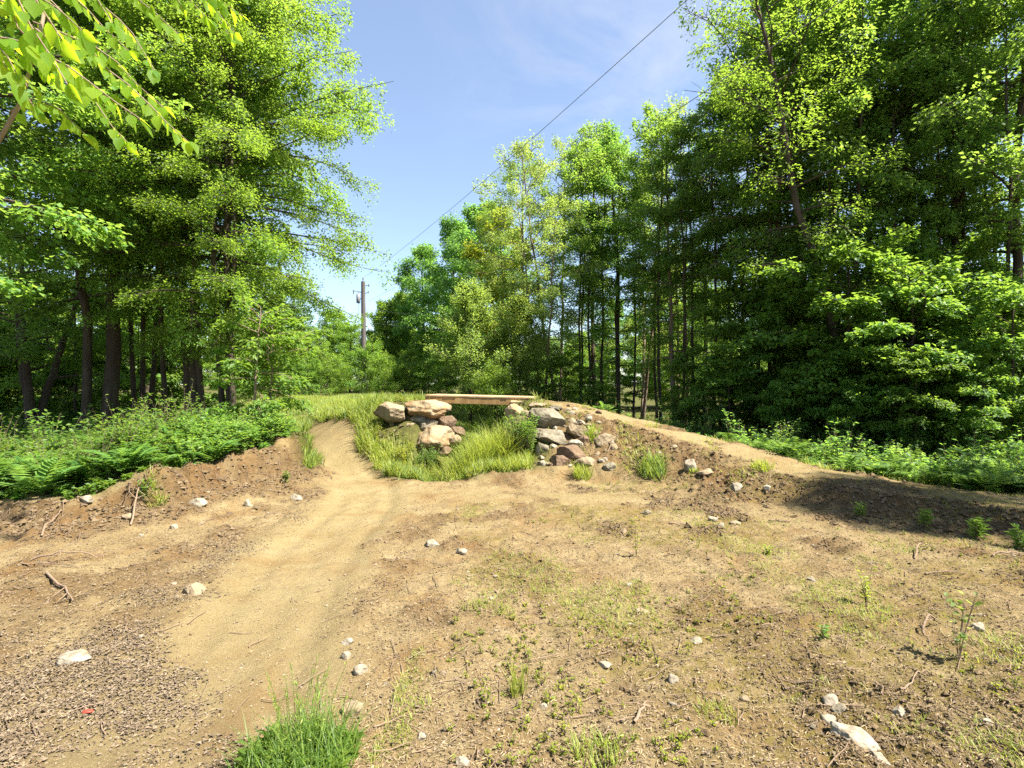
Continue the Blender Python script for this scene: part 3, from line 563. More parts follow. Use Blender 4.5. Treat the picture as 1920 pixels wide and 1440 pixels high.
def overhang():
    rng = np.random.default_rng(77)
    root = empty('cherry_tree', (-4.2, 3.2, float(zt(np.array(-4.2), np.array(3.2)))))
    tag(root, 'tree with large sunlit hanging leaves dropping into the top left corner', 'tree')
    w = lambda u, v, Y: np.array(at(u, v, Y))-np.array(root.location)
    tubes = []; P = []; D = []
    stem = np.array([(0, 0, -.2), (.15, .0, .8), (.5, -.1, 1.6), w(-40, 330, 3.0), w(40, 190, 3.0), w(80, 40, 3.1), w(110, -150, 3.3), w(130, -420, 3.6)])
    tubes.append(tube(stem, [.04, .03, .022, .013, .010, .009, .008, .006], 8))
    twl = []
    def br(a, b, Y0, Y1, n=7, sag=.10, r=.006):
        t = np.linspace(0, 1, n)[:, None]; A = w(*a, Y0); B = w(*b, Y1); pts = A*(1-t)+B*t; pts[:, 2] += sag*np.sin(t[:, 0]*PI); pts += rng.normal(0, .012, pts.shape)
        tubes.append(tube(pts, np.linspace(r, .0025, n), 5)); twl.append(pts)
    br((60, 60), (355, 262), 3.0, 2.9, 9); br((-60, 60), (260, 225), 2.7, 2.6, 9); br((-100, -60), (130, 160), 2.2, 2.3); br((90, 120), (235, 270), 3.3, 3.2)
    br((-60, -120), (110, 70), 1.9, 2.0); br((-120, 20), (60, 200), 2.6, 2.7); br((100, -60), (330, 60), 3.6, 3.6); br((120, -140), (455, 30), 4.0, 4.2, 9)
    br((150, -120), (400, -10), 4.0, 4.0); br((140, -20), (300, 140), 3.6, 3.4); br((60, -100), (210, 40), 3.0, 2.9); br((200, -160), (440, 60), 4.6, 4.8); br((10, 200), (160, 245), 3.4, 3.3); br((-90, 120), (90, 130), 2.9, 3.0)
    br((160, -200), (370, -60), 4.2, 4.4); br((-80, -20), (150, 60), 2.4, 2.5); br((200, -100), (420, -30), 4.6, 4.8); br((20, -60), (230, 90), 3.2, 3.2)
    br((-60, 0), (60, 90), 2.3, 2.3); br((-100, 60), (20, 130), 2.5, 2.5); br((-30, -80), (180, 110), 2.9, 2.8); br((60, 40), (300, 200), 3.3, 3.3); br((-40, 90), (200, 190), 3.1, 3.0)
    br((180, -160), (350, 20), 4.0, 4.0); br((240, -200), (460, -10), 4.6, 4.6); br((120, -160), (270, -10), 3.8, 3.8); br((220, -120), (390, 40), 4.4, 4.4); br((-100, 130), (60, 160), 2.9, 2.9); br((250, -160), (430, 70), 5, 5)
    for pts in twl:
        L = np.linalg.norm(pts[-1]-pts[0]); m = int(L/.034)
        for k in range(m):
            s = (k+.5)/m; a = min(s*(len(pts)-1), len(pts)-1.001); i0 = int(a); p = pts[i0]+(pts[i0+1]-pts[i0])*(a-i0)
            d = pts[i0+1]-pts[i0]; d /= np.linalg.norm(d); sd = np.cross(d, [0, 0, 1.]); sd /= np.linalg.norm(sd)
            dd = d*rng.uniform(.3, .9)+sd*(1 if k % 2 else -1)*rng.uniform(.2, .9)+np.array([0, 0, rng.uniform(-1.1, -.25)])
            dd /= np.linalg.norm(dd); q = p+dd*.02
            tubes.append(tube(np.array([p, q]), [.0015, .0012], 3)); P.append(q); D.append(dd)
        P.append(pts[-1]); D.append(pts[-1]-pts[-2])
    P = np.array(P); D = np.array(D); n = len(P)
    N = np.array([0, -.1, 1.])+rng.normal(0, .55, (n, 3))
    V, F = big_leaves(P, D, N, rng.uniform(.065, .115, n), rng)
    obj('crown', mesh_np('crown', [(V, F, 0, np.repeat(rng.uniform(0, 1, n), 10))], M['leaf_hero'], True), root)
    obj('trunk', mesh_np('trunk', [merge_tubes(tubes)], M['bark_light'], True), root)
overhang()

# ---------------------------------------------------------------- rocks
def rock_mesh(seed, dim, mat, sub=4, rough=.10, planes=9, flat=.85, lo=.55):
    rng = np.random.default_rng(seed)
    bm = bmesh.new(); bmesh.ops.create_icosphere(bm, subdivisions=sub, radius=1)
    V = np.array([v.co[:] for v in bm.verts]); Fc = np.array([[v.index for v in f.verts] for f in bm.faces]); bm.free()
    for k in range(planes):
        nn = rng.normal(0, 1, 3); nn /= np.linalg.norm(nn); dd = rng.uniform(lo, flat)
        q = V @ nn; ex = np.clip(q-dd, 0, None); V = V-ex[:, None]*nn*.985
    o = rng.uniform(0, 50, 3)
    for i_ in range(len(V)):
        p = Vector(V[i_]*1.3+o); h = mnoise.fractal(p, 1.0, 2.0, 4)*rough + mnoise.fractal(p*4, 1.0, 2.0, 3)*rough*.18
        V[i_] *= 1+h
    mn, mxx = V.min(0), V.max(0); V = (V-(mn+mxx)/2)/(mxx-mn)*np.array(dim)
    return mesh_np('stone', [(V, Fc, 0)], mat, True)
# u, v, w, h (pixels of the photo), distance (0 = on the ground there), material, tilt, label
ROCKS = [
 (730,773,56,36,11.2,'stone_tan',-.05,'pale rounded boulder apart at the left of the bridge'),
 (803,769,76,36,11.5,'stone_orange',.03,'orange and tan boulder carrying the left end of the deck'),
 (785,786,32,15,11.25,'stone_grey',0,'small grey stone tucked under the left deck boulder'),
 (801,796,40,21,11.2,'stone_grey',.05,'grey block wedged between the two orange boulders'),
 (838,795,34,27,11.25,'stone_brown',-.1,'dark brown stone at the inner side of the left abutment'),
 (812,822,86,44,10.95,'stone_orange',0,'large orange boulder at the bottom of the left abutment'),
 (858,809,28,17,11.1,'stone_brown',.1,'small brown stone beside the large orange boulder'),
 (770,800,22,16,11.15,'stone_tan',.1,'small tan stone left of the wedged grey block'),
 (772,814,36,22,11.1,'stone_grey',.1,'grey stone at the outer foot of the left abutment'),
 (852,826,26,19,10.9,'stone_tan',0,'tan stone at the inner foot of the left abutment'),
 (788,842,34,20,10.7,'stone_tan',.1,'lowest tan stone under the large boulder, half in the grass'),
 (832,846,28,18,10.7,'stone_brown',-.1,'lowest brown stone at the ditch under the left abutment'),
 (768,768,22,20,11.6,'stone_grey',.2,'small stone between the apart boulder and the deck boulder'),
 (963,772,32,26,11.6,'stone_orange',.5,'upright orange-tan stone below the right end of the deck'),
 (986,777,26,18,11.7,'stone_tan',0,'tan stone between the upright stone and the big slab'),
 (980,792,38,20,11.3,'stone_brown',.15,'flat brown stone below the upright orange-tan one'),
 (1028,787,72,36,11.0,'stone_grey',.42,'big grey slab tilted down to the right on the ramp'),
 (1031,819,60,27,10.7,'stone_grey',.2,'grey-green boulder just below the tilted slab'),
 (1070,790,18,17,11.0,'stone_tan',.2,'small tan stone right of the tilted slab'),
 (1084,808,40,20,10.8,'stone_tan',.25,'pale stone below right of the tilted slab'),
 (1008,761,32,10,11.6,'stone_tan',.05,'thin flat stone beside the end of the deck board'),
 (1042,766,24,8,11.5,'stone_grey',.1,'thin grey stone on top of the ramp above the slab'),
 (1133,824,38,20,0,'stone_tan',-.35,'pointed pale stone leaning left on the ramp face'),
 (1094,822,22,15,10.6,'stone_brown',0,'small brownish stone left of the pointed pale one'),
 (1077,833,34,14,10.4,'stone_white',.1,'mottled white stone above the red-brown boulder'),
 (1071,849,52,28,10.1,'stone_brown',.1,'red-brown boulder low on the ramp face'),
 (1054,867,36,25,9.8,'stone_brown',-.1,'round brown stone in front of the red-brown boulder'),
 (1043,857,20,16,9.9,'stone_brown',.1,'small brown stone left of the round brown one'),
 (1018,841,26,22,10.2,'stone_grey',.1,'grey stone half hidden behind the leafy weed'),
 (1037,837,16,9,10.2,'stone_white',0,'little white stone under the grey-green boulder'),
 (1100,866,34,18,9.8,'stone_tan',.1,'pale stone right of the round brown one'),
 (1143,873,22,16,0,'stone_grey',0,'round grey stone low on the ramp face'),
 (1151,838,16,15,0,'stone_tan',0,'small tan stone under the pointed pale one'),
 (1018,868,20,10,0,'stone_white',0,'whitish stone at the foot of the leafy weed'),
 (1296,871,26,25,0,'stone_white',0,'round white stone with a green weed in front, on the ramp'),
 (1324,884,34,13,0,'stone_tan',0,'flat tan stone sunk in the ramp right of the round white one'),
 (1381,912,20,17,0,'stone_white',-.3,'pale stone in the dark dirt at the ramp foot'),
 (1438,914,14,11,0,'stone_white',0,'small pale stone right of the one at the ramp foot'),
 (1262,838,14,10,0,'stone_tan',0,'small stone embedded high on the ramp face'),
 (1212,960,18,10,0,'stone_grey',0,'small dark grey stone on the strip below the ramp'),
 (1336,975,18,12,0,'stone_white',.1,'first white stone of three near the dirt strip'),
 (1351,985,14,10,0,'stone_white',.1,'lowest white stone of three near the dirt strip'),
 (1379,980,22,11,0,'stone_tan',0,'widest stone of three near the dirt strip'),
 (1205,1146,27,17,0,'stone_tan',.1,'single rounded tan stone in the middle of the dirt'),
 (365,1103,42,22,0,'stone_tan',0,'flat tan rock at the left edge of the track'),
 (145,1230,60,20,0,'stone_white',0,'long white stone at the edge of the leaf litter'),
 (162,941,20,14,0,'stone_white',0,'squarish white stone on the left bank'),
 (373,941,30,17,0,'stone_white',.2,'oval white stone below the left bank'),
 (466,945,12,18,0,'stone_white',-.3,'narrow upright pale stone below the left bank'),
 (240,967,20,12,0,'stone_tan',.3,'tan stone on the bank between the white ones'),
 (556,934,22,12,0,'stone_white',.3,'white stone where the bank meets the track'),
 (812,1018,28,14,0,'stone_white',.1,'white stone right of the track, left one of a pair'),
 (866,1034,20,14,0,'stone_white',0,'white stone right of the track, right one of a pair'),
 (652,1204,22,14,0,'stone_white',.1,'white stone just above the foreground grass tuft'),
 (648,1230,18,16,0,'stone_white',.1,'white pointed stone nearest above the grass tuft'),
 (675,1256,28,22,0,'stone_white',-.5,'pale angular stone right above the grass tuft'),
 (662,1332,38,28,0,'stone_tan',-.2,'tan rock at the right side of the grass tuft'),
 (791,1382,18,16,0,'stone_white',0,'round pale stone right of the grass tuft'),
 (868,1430,26,24,0,'stone_white',0,'bright white round stone at the bottom of the frame'),
 (1018,1325,16,14,0,'stone_white',0,'small white stone by the upright grass sprout'),
 (1262,1272,18,20,0,'stone_white',0,'white stone of a small pile in the dirt'),
 (1135,1252,24,10,0,'stone_white',0,'flat white stone in the middle of the right dirt'),
 (1558,1317,28,24,0,'stone_white',0,'round white stone at lower right beside a grey one'),
 (1574,1330,30,18,0,'stone_grey',0,'grey stone right of the round white one at lower right'),
 (1555,1350,28,18,0,'stone_white',0,'yellowish stone above the long flat rock'),
 (1605,1378,76,30,0,'stone_white',.35,'long flat cream rock at the lower right'),
 (1648,1420,36,22,0,'stone_white',.5,'cream rock at the lower end of the long flat one'),
 (1835,1175,22,20,0,'stone_white',.6,'white pointed stone near the dead twigs'),
 (1522,1086,16,12,0,'stone_white',.3,'small white stone in the weedy right dirt'),
 (1690,1335,28,14,0,'stone_white',.2,'white stone right of the long flat rock'),
 (1850,1355,22,12,0,'stone_white',.1,'white stone near the lower right corner'),
 (1395,1310,16,12,0,'stone_tan',0,'small tan stone beside a dark stick'),
 (1305,1205,20,10,0,'stone_white',0,'white stone on the mossy dirt patch'),
]
for k, (u, v, w, h, Yr, mt, tl, lb) in enumerate(ROCKS):
    if Yr == 0 or u > 940:
        p = hit(u, v+h*.25); Yr_ = p.y; W, Hh = w/FPX*Yr_, h/FPX*Yr_; fl = 0
        hz = Hh/(math.cos(math.atan2(CAM_Z, Yr_))+.6*math.sin(math.atan2(CAM_Z, Yr_)))
        loc = Vector((p.x, p.y, p.z+hz*(.06 if W < .3 else .16))); dim = (W, W*.8, hz*1.25)
    else:
        p = at(u, v, Yr); W, Hh = w/FPX*Yr, h/FPX*Yr; loc = p; dim = (W, max(Hh*1.3, W*(1.15 if w > 70 else .8)), Hh*1.05)
    big = w > 30
    me = rock_mesh(100+k, (dim[0]*1.1, dim[1]*1.1, dim[2]*1.1), M[mt], 5 if big else 4, .10, 13, .86, .60)
    o = obj('boulder' if w/FPX*max(Yr, 4) > .25 else 'stone', me, None, loc); o.rotation_euler = (0, tl, 0)
    tag(o, lb, 'boulder' if o.name.startswith('boulder') else 'stone')
# smaller loose stones
rs = np.random.default_rng(5); proto = [rock_mesh(300+i_, (1, .8, .55), M[mt], 3, .12, 12, .8) for i_, mt in enumerate(['stone_white', 'stone_tan', 'stone_grey', 'stone_white', 'stone_tan', 'stone_brown'])]
cnt = 0
while cnt < 200:
    if cnt < 70: Yk = rs.uniform(9.0, 11.6); xk = rs.uniform(.0, 1.0)+rs.uniform(0, 1.3)+(11.6-Yk)*.1
    elif cnt < 110: Yk = rs.uniform(5.4, 9.2); xk = rs.uniform(-6, -3.2)
    else: Yk = rs.uniform(2.2, 8.5); xk = rs.uniform(-.9, .95)*Yk
    if cnt >= 110 and masks(np.array(xk), np.array(Yk))['track'] > .5 and rs.uniform() < .75: continue
    s = float(rs.uniform(.025, .055) if cnt >= 110 else rs.uniform(.05, .21) if cnt < 70 else rs.uniform(.035, .10))
    if cnt < 70 and xk > 1.8: s *= .6
    zz = float(zt(np.array(xk), np.array(Yk)))
    o = obj('stone', proto[rs.integers(0, 6)], None, (xk, Yk, zz+.02*s)); o.scale = (s, s*rs.uniform(.7, 1.1), s*rs.uniform(.7, 1.2)); o.rotation_euler = (rs.uniform(-.4, .4), rs.uniform(-.4, .4), rs.uniform(0, 6.28))
    if cnt < 70: tag(o, 'loose stone among the boulders on the face of the right ramp', 'stone', 'loose stones on the ramp face')
    elif cnt < 110: tag(o, 'small loose stone in the crumbled left bank', 'stone', 'loose stones in the left bank')
    else: tag(o, 'small pale stone lying scattered on the bare dirt clearing', 'stone', 'small stones scattered on the dirt')
    cnt += 1

# ---------------------------------------------------------------- scattered stuff
def scatter(n, reg, seed, wfun):
    """n points in the wedge the picture can see, denser near, kept with probability wfun"""
    rng = np.random.default_rng(seed); out = []
    tot = 0
    while tot < n:
        m = n*2; y = reg[0]*(reg[1]/reg[0])**rng.uniform(0, 1, m); x = rng.uniform(-1.05, 1.05, m)*y
        if len(reg) > 2: k = (x > reg[2]) & (x < reg[3]); x = x[k]; y = y[k]
        mk = masks(x, y); k = rng.uniform(0, 1, len(x)) < wfun(x, y, mk); x = x[k]; y = y[k]
        out.append(np.stack([x, y], 1)); tot += len(x)
        if len(x) == 0: break
    return np.concatenate(out)[:n], rng
def blobs(XY, size, rng, flat=.6, sink=.2):
    """little angular lumps: squashed octahedra with jittered corners"""
    n = len(XY); z = zt(XY[:, 0], XY[:, 1]); base = np.array([(1, 0, 0), (0, 1, 0), (-1, 0, 0), (0, -1, 0), (.3, .2, 1), (0, 0, -1.)])
    J = base[None]+rng.uniform(-.35, .35, (n, 6, 3)); J[:, :, 2] *= flat; J *= (size/2)[:, None, None]
    a = rng.uniform(0, 2*PI, n); c, s = np.cos(a), np.sin(a)
    x = J[:, :, 0]*c[:, None]-J[:, :, 1]*s[:, None]; y = J[:, :, 0]*s[:, None]+J[:, :, 1]*c[:, None]
    V = np.stack([x+XY[:, 0:1], y+XY[:, 1:2], J[:, :, 2]+(z+size*sink*flat)[:, None]], -1).reshape(-1, 3)
    f = np.array([(0, 1, 4), (1, 2, 4), (2, 3, 4), (3, 0, 4), (1, 0, 5), (2, 1, 5), (3, 2, 5), (0, 3, 5)])
    F = (np.arange(n)[:, None, None]*6+f[None]).reshape(-1, 3)
    return V, F, 0, np.repeat(np.clip(rng.beta(2, 2.2, n), 0, 1), 8)
XY, rg1 = scatter(115000, (1.9, 12), 1, lambda x, y, m: (.42+.58*(1-m['track']))*(1-.8*m['grass'])*(.5+.5*ss(-.2,.3,fbm(x,y,1.5,3,7))))
tag(obj('gravel', mesh_np('gravel', [blobs(XY, np.clip(rg1.lognormal(-5.1, .45, len(XY)), .003, .022)*(.8+.06*XY[:, 1]), rg1, .6)], M['gravel'])), kind='stuff')
XY, rg1 = scatter(46000, (1.9, 12), 2, lambda x, y, m: np.clip(.10*(1-m['track'])+m['dark']*.9, 0, 1)*(1-.7*m['grass']))
tag(obj('soil_crumbs', mesh_np('soil_crumbs', [blobs(XY, np.clip(rg1.lognormal(-4.55, .5, len(XY)), .005, .045), rg1, .75, .1)], M['clod'])), kind='stuff')
XY, rg1 = scatter(9000, (5, 12), 12, lambda x, y, m: np.clip((m['dark']-.45)*2, 0, 1)*(1-.8*m['grass'])*np.where((np.abs(x+4) < 1.6) | ((x > .6) & (y > 5.5)), 1., 0.))
tag(obj('soil_clods', mesh_np('soil_clods', [blobs(XY, np.clip(rg1.lognormal(-3.5, .45, len(XY)), .015, .10), rg1, .8, .05)], M['clod'])), kind='stuff')
def chips(XY, size, rng, asp=.5, lift=.008, curl=.25, tilt=.35):
    n = len(XY); z = zt(XY[:, 0], XY[:, 1]); P = np.stack([XY[:, 0], XY[:, 1], z+lift*rng.uniform(.3, 1.4, n)], 1)
    a = rng.uniform(0, 2*PI, n); D = np.stack([np.cos(a), np.sin(a), rng.normal(0, tilt*.5, n)], 1); N = np.array([0, 0, 1.])+rng.normal(0, tilt, (n, 3))
    V, F = leaves(P, D, N, size, asp, curl, rng, .5)
    return V, F, 0, np.repeat(rng.beta(2, 2, n), 2)
XY, rg1 = scatter(22000, (1.9, 9.5), 3, lambda x, y, m: np.clip(m['litter']*1.2*ss(-.25,.3,fbm(x,y,2.2,3,8))+.05*(1-m['track']), 0, 1)*(1-m['grass']))
tag(obj('leaf_litter', mesh_np('leaf_litter', [chips(XY, .017, rg1, .6, .005)], M['chips'])), kind='stuff')
XY, rg1 = scatter(42000, (1.9, 11), 4, lambda x, y, m: (.08+.9*(1-m['track']))*(1-.5*m['grass']))
tag(obj('straw_litter', mesh_np('straw_litter', [chips(XY, .025, rg1, .14, .007, .05, .4)], M['straw'])), kind='stuff')
XY, rg1 = scatter(14000, (5, 40), 5, lambda x, y, m: ss(.6, 1, m['grass']))
tag(obj('leaf_litter', mesh_np('leaf_litter', [chips(XY, .09, rg1)], M['chips'])), kind='stuff')

def blades(XY, h, rng, w=.006, bend=.45, splay=.35, z0=None):
    """grass blades in three segments"""
    n = len(XY); z = (zt(XY[:, 0], XY[:, 1]) if z0 is None else z0)-.01
    a = rng.uniform(0, 2*PI, n); b = np.abs(rng.normal(0, bend, n)); h = h*rng.uniform(.5, 1.25, n)
    dx, dy = np.cos(a), np.sin(a); sx, sy = -dy, dx; w = w*rng.uniform(.6, 1.4, n)
    V = []
    for t, ww in ((0, 1), (.4, .9), (.75, .55), (1, .03)):
        out = (splay*t+b*t*t)*h; zz = h*(t-.25*b*t*t)
        cx = XY[:, 0]+dx*out; cy = XY[:, 1]+dy*out
        V += [np.stack([cx+sx*w*ww, cy+sy*w*ww, z+zz], 1), np.stack([cx-sx*w*ww, cy-sy*w*ww, z+zz], 1)]
    V = np.stack(V, 1).reshape(-1, 3); f = np.array([(0, 1, 3, 2), (2, 3, 5, 4), (4, 5, 7, 6)])
    F = (np.arange(n)[:, None, None]*8+f[None]).reshape(-1, 4)
    return V, F, 0, np.repeat(rng.uniform(0, 1, n), 3)
# grassy slope between trail and left abutment, ditch, lawn
nb = lambda x, y: ~((x > -2.75) & (x < -1.2) & (y > 10.6) & (y < 12.6))
XY, rg1 = scatter(56000, (8.4, 30), 6, lambda x, y, m: np.where(nb(x, y) & (x < .35) & ((x < -.25) | (y < 10.9)) & (x > -.50*y+1.0), ss(.3, .8, m['grass'])*(.35+.65*ss(-.25,.2,fbm(x,y,1.6,3,17))), 0))
tag(obj('slope_grass', mesh_np('slope_grass', [blades(XY, .19+.13*fbm(XY[:,0],XY[:,1],1.3,3,3), rg1, .0055)], M['grass_dry'])), kind='stuff')
XY, rg1 = scatter(26000, (12, 40), 7, lambda x, y, m: np.where((x < -.36*y) & (x > -.62*y), .9*ss(.2, .7, m['grass']), 0))
tag(obj('lawn_grass', mesh_np('lawn_grass', [blades(XY, .13, rg1, .010)], M['grass'])), kind='stuff')
XY, rg1 = scatter(30000, (5, 26), 8, lambda x, y, m: np.where(x > .5, ss(.3, .9, m['grass'])*.9, 0))
tag(obj('wood_edge_grass', mesh_np('wood_edge_grass', [blades(XY, .22, rg1, .008)], M['grass'])), kind='stuff')
XY, rg1 = scatter(24000, (8.4, 22), 16, lambda x, y, m: np.where(nb(x, y) & (x < -.2) & (x > -.50*y+1.0), ss(.3, .8, m['grass'])*ss(-.2,.25,fbm(x,y,1.1,3,18)), 0))
tag(obj('slope_grass', mesh_np('slope_grass', [blades(XY, .24, rg1, .006, .4)], M['grass'])), kind='stuff')
# sparse young grass in the dirt
XY, rg1 = scatter(19000, (1.9, 9), 9, lambda x, y, m: np.where(x > -.6, ss(.08,.4,fbm(x,y,1.3,4,44)+.05+.012*x)*(1-m['track'])*.8, 0))
tag(obj('sprouting_grass', mesh_np('sprouting_grass', [blades(XY, .038, rg1, .0022, .6, .5)], M['grass_dry'])), kind='stuff')
XY, rg1 = scatter(3500, (7.8, 12), 10, lambda x, y, m: np.where((x > .3) & (m['dark'] > .1), ss(.1,.35,fbm(x,y,1.8,3,45)), 0))
tag(obj('ramp_grass', mesh_np('ramp_grass', [blades(XY, .10, rg1, .004, .5, .5)], M['grass_dry'])), kind='stuff')

def fern_mesh_parts(XYZ, size, rng, nf=8, pin=13, up=.85):
    """arching fronds with paired leaflets"""
    P = []; D = []; N = []; S = []; R = []; tb = []
    for (x, y, z), s in zip(XYZ, size):
        r0 = rng.uniform(0, 1)*.5
        for k in range(nf):
            a = 2*PI*k/nf+rng.uniform(-.4, .4); L = s*rng.uniform(.7, 1.15); e = rng.uniform(up, up+.6)
            t = np.linspace(0, 1, pin+2)[2:]
            out = L*t*math.cos(e)*(1+.25*t); zz = L*(t*math.sin(e)-.42*t*t)
            c = np.stack([x+np.cos(a)*out, y+np.sin(a)*out, z+zz], 1); d = np.gradient(c, axis=0); d /= np.linalg.norm(d, axis=1)[:, None]
            sd = np.array([-math.sin(a), math.cos(a), 0.]); wl_ = L*.30*np.sin(PI*np.clip(t*.86+.10, 0, 1))**.8
            for sg in (1, -1):
                P.append(c); D.append(d*.45+sd*sg+np.array([0, 0, -.12])); S.append(wl_); N.append(np.tile([0, 0, 1.], (len(c), 1))+rng.normal(0, .12, (len(c), 3))); R.append(np.full(len(c), r0+rng.uniform(0, .5)))
    P = np.concatenate(P); D = np.concatenate(D); N = np.concatenate(N); S = np.concatenate(S); R = np.concatenate(R)
    V, F = leaves(P, D, N, S, .30, .05, rng, .12)
    return V, F, 0, np.repeat(R, 2)
def ferns(n, reg, seed, w, size, matn, name, **kw):
    XY, rg_ = scatter(n, reg, seed, w); z = zt(XY[:, 0], XY[:, 1])
    part = fern_mesh_parts(np.stack([XY[:, 0], XY[:, 1], z], 1), rg_.uniform(size[0], size[1], len(XY)), rg_, **kw)
    return tag(obj(name, mesh_np(name, [part], M[matn])), kind='stuff')
bw = lambda x, y, m: np.where((poly(x, y, BANK)[0]*poly(x, y, BANK)[2] > .22) & (x < -3.2), 1., 0)
ferns(420, (5.5, 14), 21, lambda x, y, m: bw(x, y, m)*np.where(x > -.62*y-.9, .9, 1)*np.where(y > 11.5, np.where(x < -.58*y, 1, 0), 1), (.35, .75), 'fern', 'fern_undergrowth', nf=7, pin=12)
ferns(420, (13, 24), 22, lambda x, y, m: np.where(x < -.56*y, 1., 0), (.5, .9), 'fern', 'fern_undergrowth', nf=6, pin=9)
ferns(420, (5.5, 20), 23, lambda x, y, m: np.where((x > 1.8) & (poly(x, y, RIDGE_R)[2] > 0) & (poly(x, y, RIDGE_R)[0] > .75), 1., 0), (.3, .65), 'fern', 'fern_undergrowth', nf=7, pin=11)
def leafy(XYZ, h, rng, leaf=.05, stems=7, ln=15, asp=.5, spread=.45):
    """upright weeds: stems with leaves set around them"""
    tb = []; P = []; D = []; R = []
    for (x, y, z), hh in zip(XYZ, h):
        r0 = rng.uniform(0, .5)
        for k in range(stems):
            a = rng.uniform(0, 2*PI); L = hh*rng.uniform(.6, 1.1); sp = rng.uniform(min(.1, spread*.5), spread)
            pts = np.array([(x+math.cos(a)*sp*L*t**1.3, y+math.sin(a)*sp*L*t**1.3, z-.02+L*t) for t in (0, .35, .7, 1)])
            tb.append(tube(pts, [.004, .003, .0022, .001], 3))
            t = rng.uniform(.2, 1, ln); c = np.stack([np.interp(t, (0, .35, .7, 1), pts[:, j]) for j in range(3)], 1); b = rng.uniform(0, 2*PI, ln)
            P.append(c); D.append(np.stack([np.cos(b), np.sin(b), rng.uniform(-.2, .7, ln)], 1)); R.append(r0+rng.uniform(0, .5, ln))
    P = np.concatenate(P); D = np.concatenate(D); R = np.concatenate(R); N = np.array([0, 0, 1.])+rng.normal(0, .35, P.shape)
    V, F = leaves(P, D, N, leaf, asp, .1, rng, .4)
    tv = merge_tubes(tb, 1)
    return [(V, F, 0, np.repeat(R, 2)), tv]
def weeds(n, reg, seed, w, h, matn, name, **kw):
    XY, r_ = scatter(n, reg, seed, w); z = zt(XY[:, 0], XY[:, 1]); hh = r_.uniform(h[0], h[1], len(XY))
    if h[1] > .5:      # uneven height, lower and thinner towards the bare dirt
        db, _, sb = poly(XY[:, 0], XY[:, 1], BANK); dr, _, sr = poly(XY[:, 0], XY[:, 1], RIDGE_R)
        ed = np.where(XY[:, 0] < 0, ss(.05, 1.3, db*sb), ss(.6, 2.0, dr))
        hh = hh*(.30+.70*ed)*np.clip(.72+1.5*fbm(XY[:, 0], XY[:, 1], .9, 3, seed), .3, 1.35)
        k = (r_.uniform(0, 1, len(XY)) < .45+.55*ed) & (fbm(XY[:, 0], XY[:, 1], 1.4, 2, 200+seed) > -.22); XY, z, hh = XY[k], z[k], hh[k]
    return tag(obj(name, mesh_np(name, leafy(np.stack([XY[:, 0], XY[:, 1], z], 1), hh, r_, **kw), [M[matn], M['twig']])), kind='stuff')
weeds(1300, (5.5, 13), 31, lambda x, y, m: bw(x, y, m)*np.where(y > 10.5, np.where(x < -.5*y, 1, 0), 1), (.15, .75), 'leaf_bright', 'leafy_weeds', stems=6, ln=14, leaf=.055)
weeds(700, (6, 15), 36, lambda x, y, m: bw(x, y, m)*ss(-.1,.15,fbm(x,y,.7,3,62))*np.where(y > 10.5, np.where(x < -.5*y, 1, 0), 1), (.35, .95), 'leaf_dark', 'dark_weeds', stems=5, ln=18, leaf=.075, spread=.35)
weeds(260, (7, 10.2), 37, lambda x, y, m: bw(x, y, m)*np.where((x > -6) & (x > -.62*y), 1, 0), (.25, .5), 'leaf_maple', 'leafy_weeds', stems=7, ln=22, leaf=.06, spread=.5)
weeds(500, (6, 16), 38, lambda x, y, m: np.where((x > 2.6) & (poly(x, y, RIDGE_R)[2] > 0) & (poly(x, y, RIDGE_R)[0] > 1.2), 1., 0), (.4, .95), 'leaf_dark', 'dark_weeds', stems=5, ln=18, leaf=.08, spread=.35)
weeds(1100, (6, 18), 32, lambda x, y, m: np.where((x > 2.2) & (poly(x, y, RIDGE_R)[2] > 0) & (poly(x, y, RIDGE_R)[0] > .7), 1., 0), (.2, .75), 'leaf_maple', 'leafy_weeds', stems=6, ln=13, leaf=.07)
weeds(260, (8.6, 15), 33, lambda x, y, m: np.where((x < -.3) & (x > -.34*y) & (m['grass'] > .3), 1., 0), (.12, .3), 'leaf_yellow', 'leafy_weeds', stems=5, ln=9, leaf=.03)
weeds(560, (2.2, 8.5), 34, lambda x, y, m: np.where((x > -.4), ss(.1,.35,fbm(x,y,1.1,4,45)+.03+.04*x)*(1-m['track']), 0), (.03, .085), 'leaf_yellow', 'seedling_weeds', stems=3, ln=5, leaf=.018)

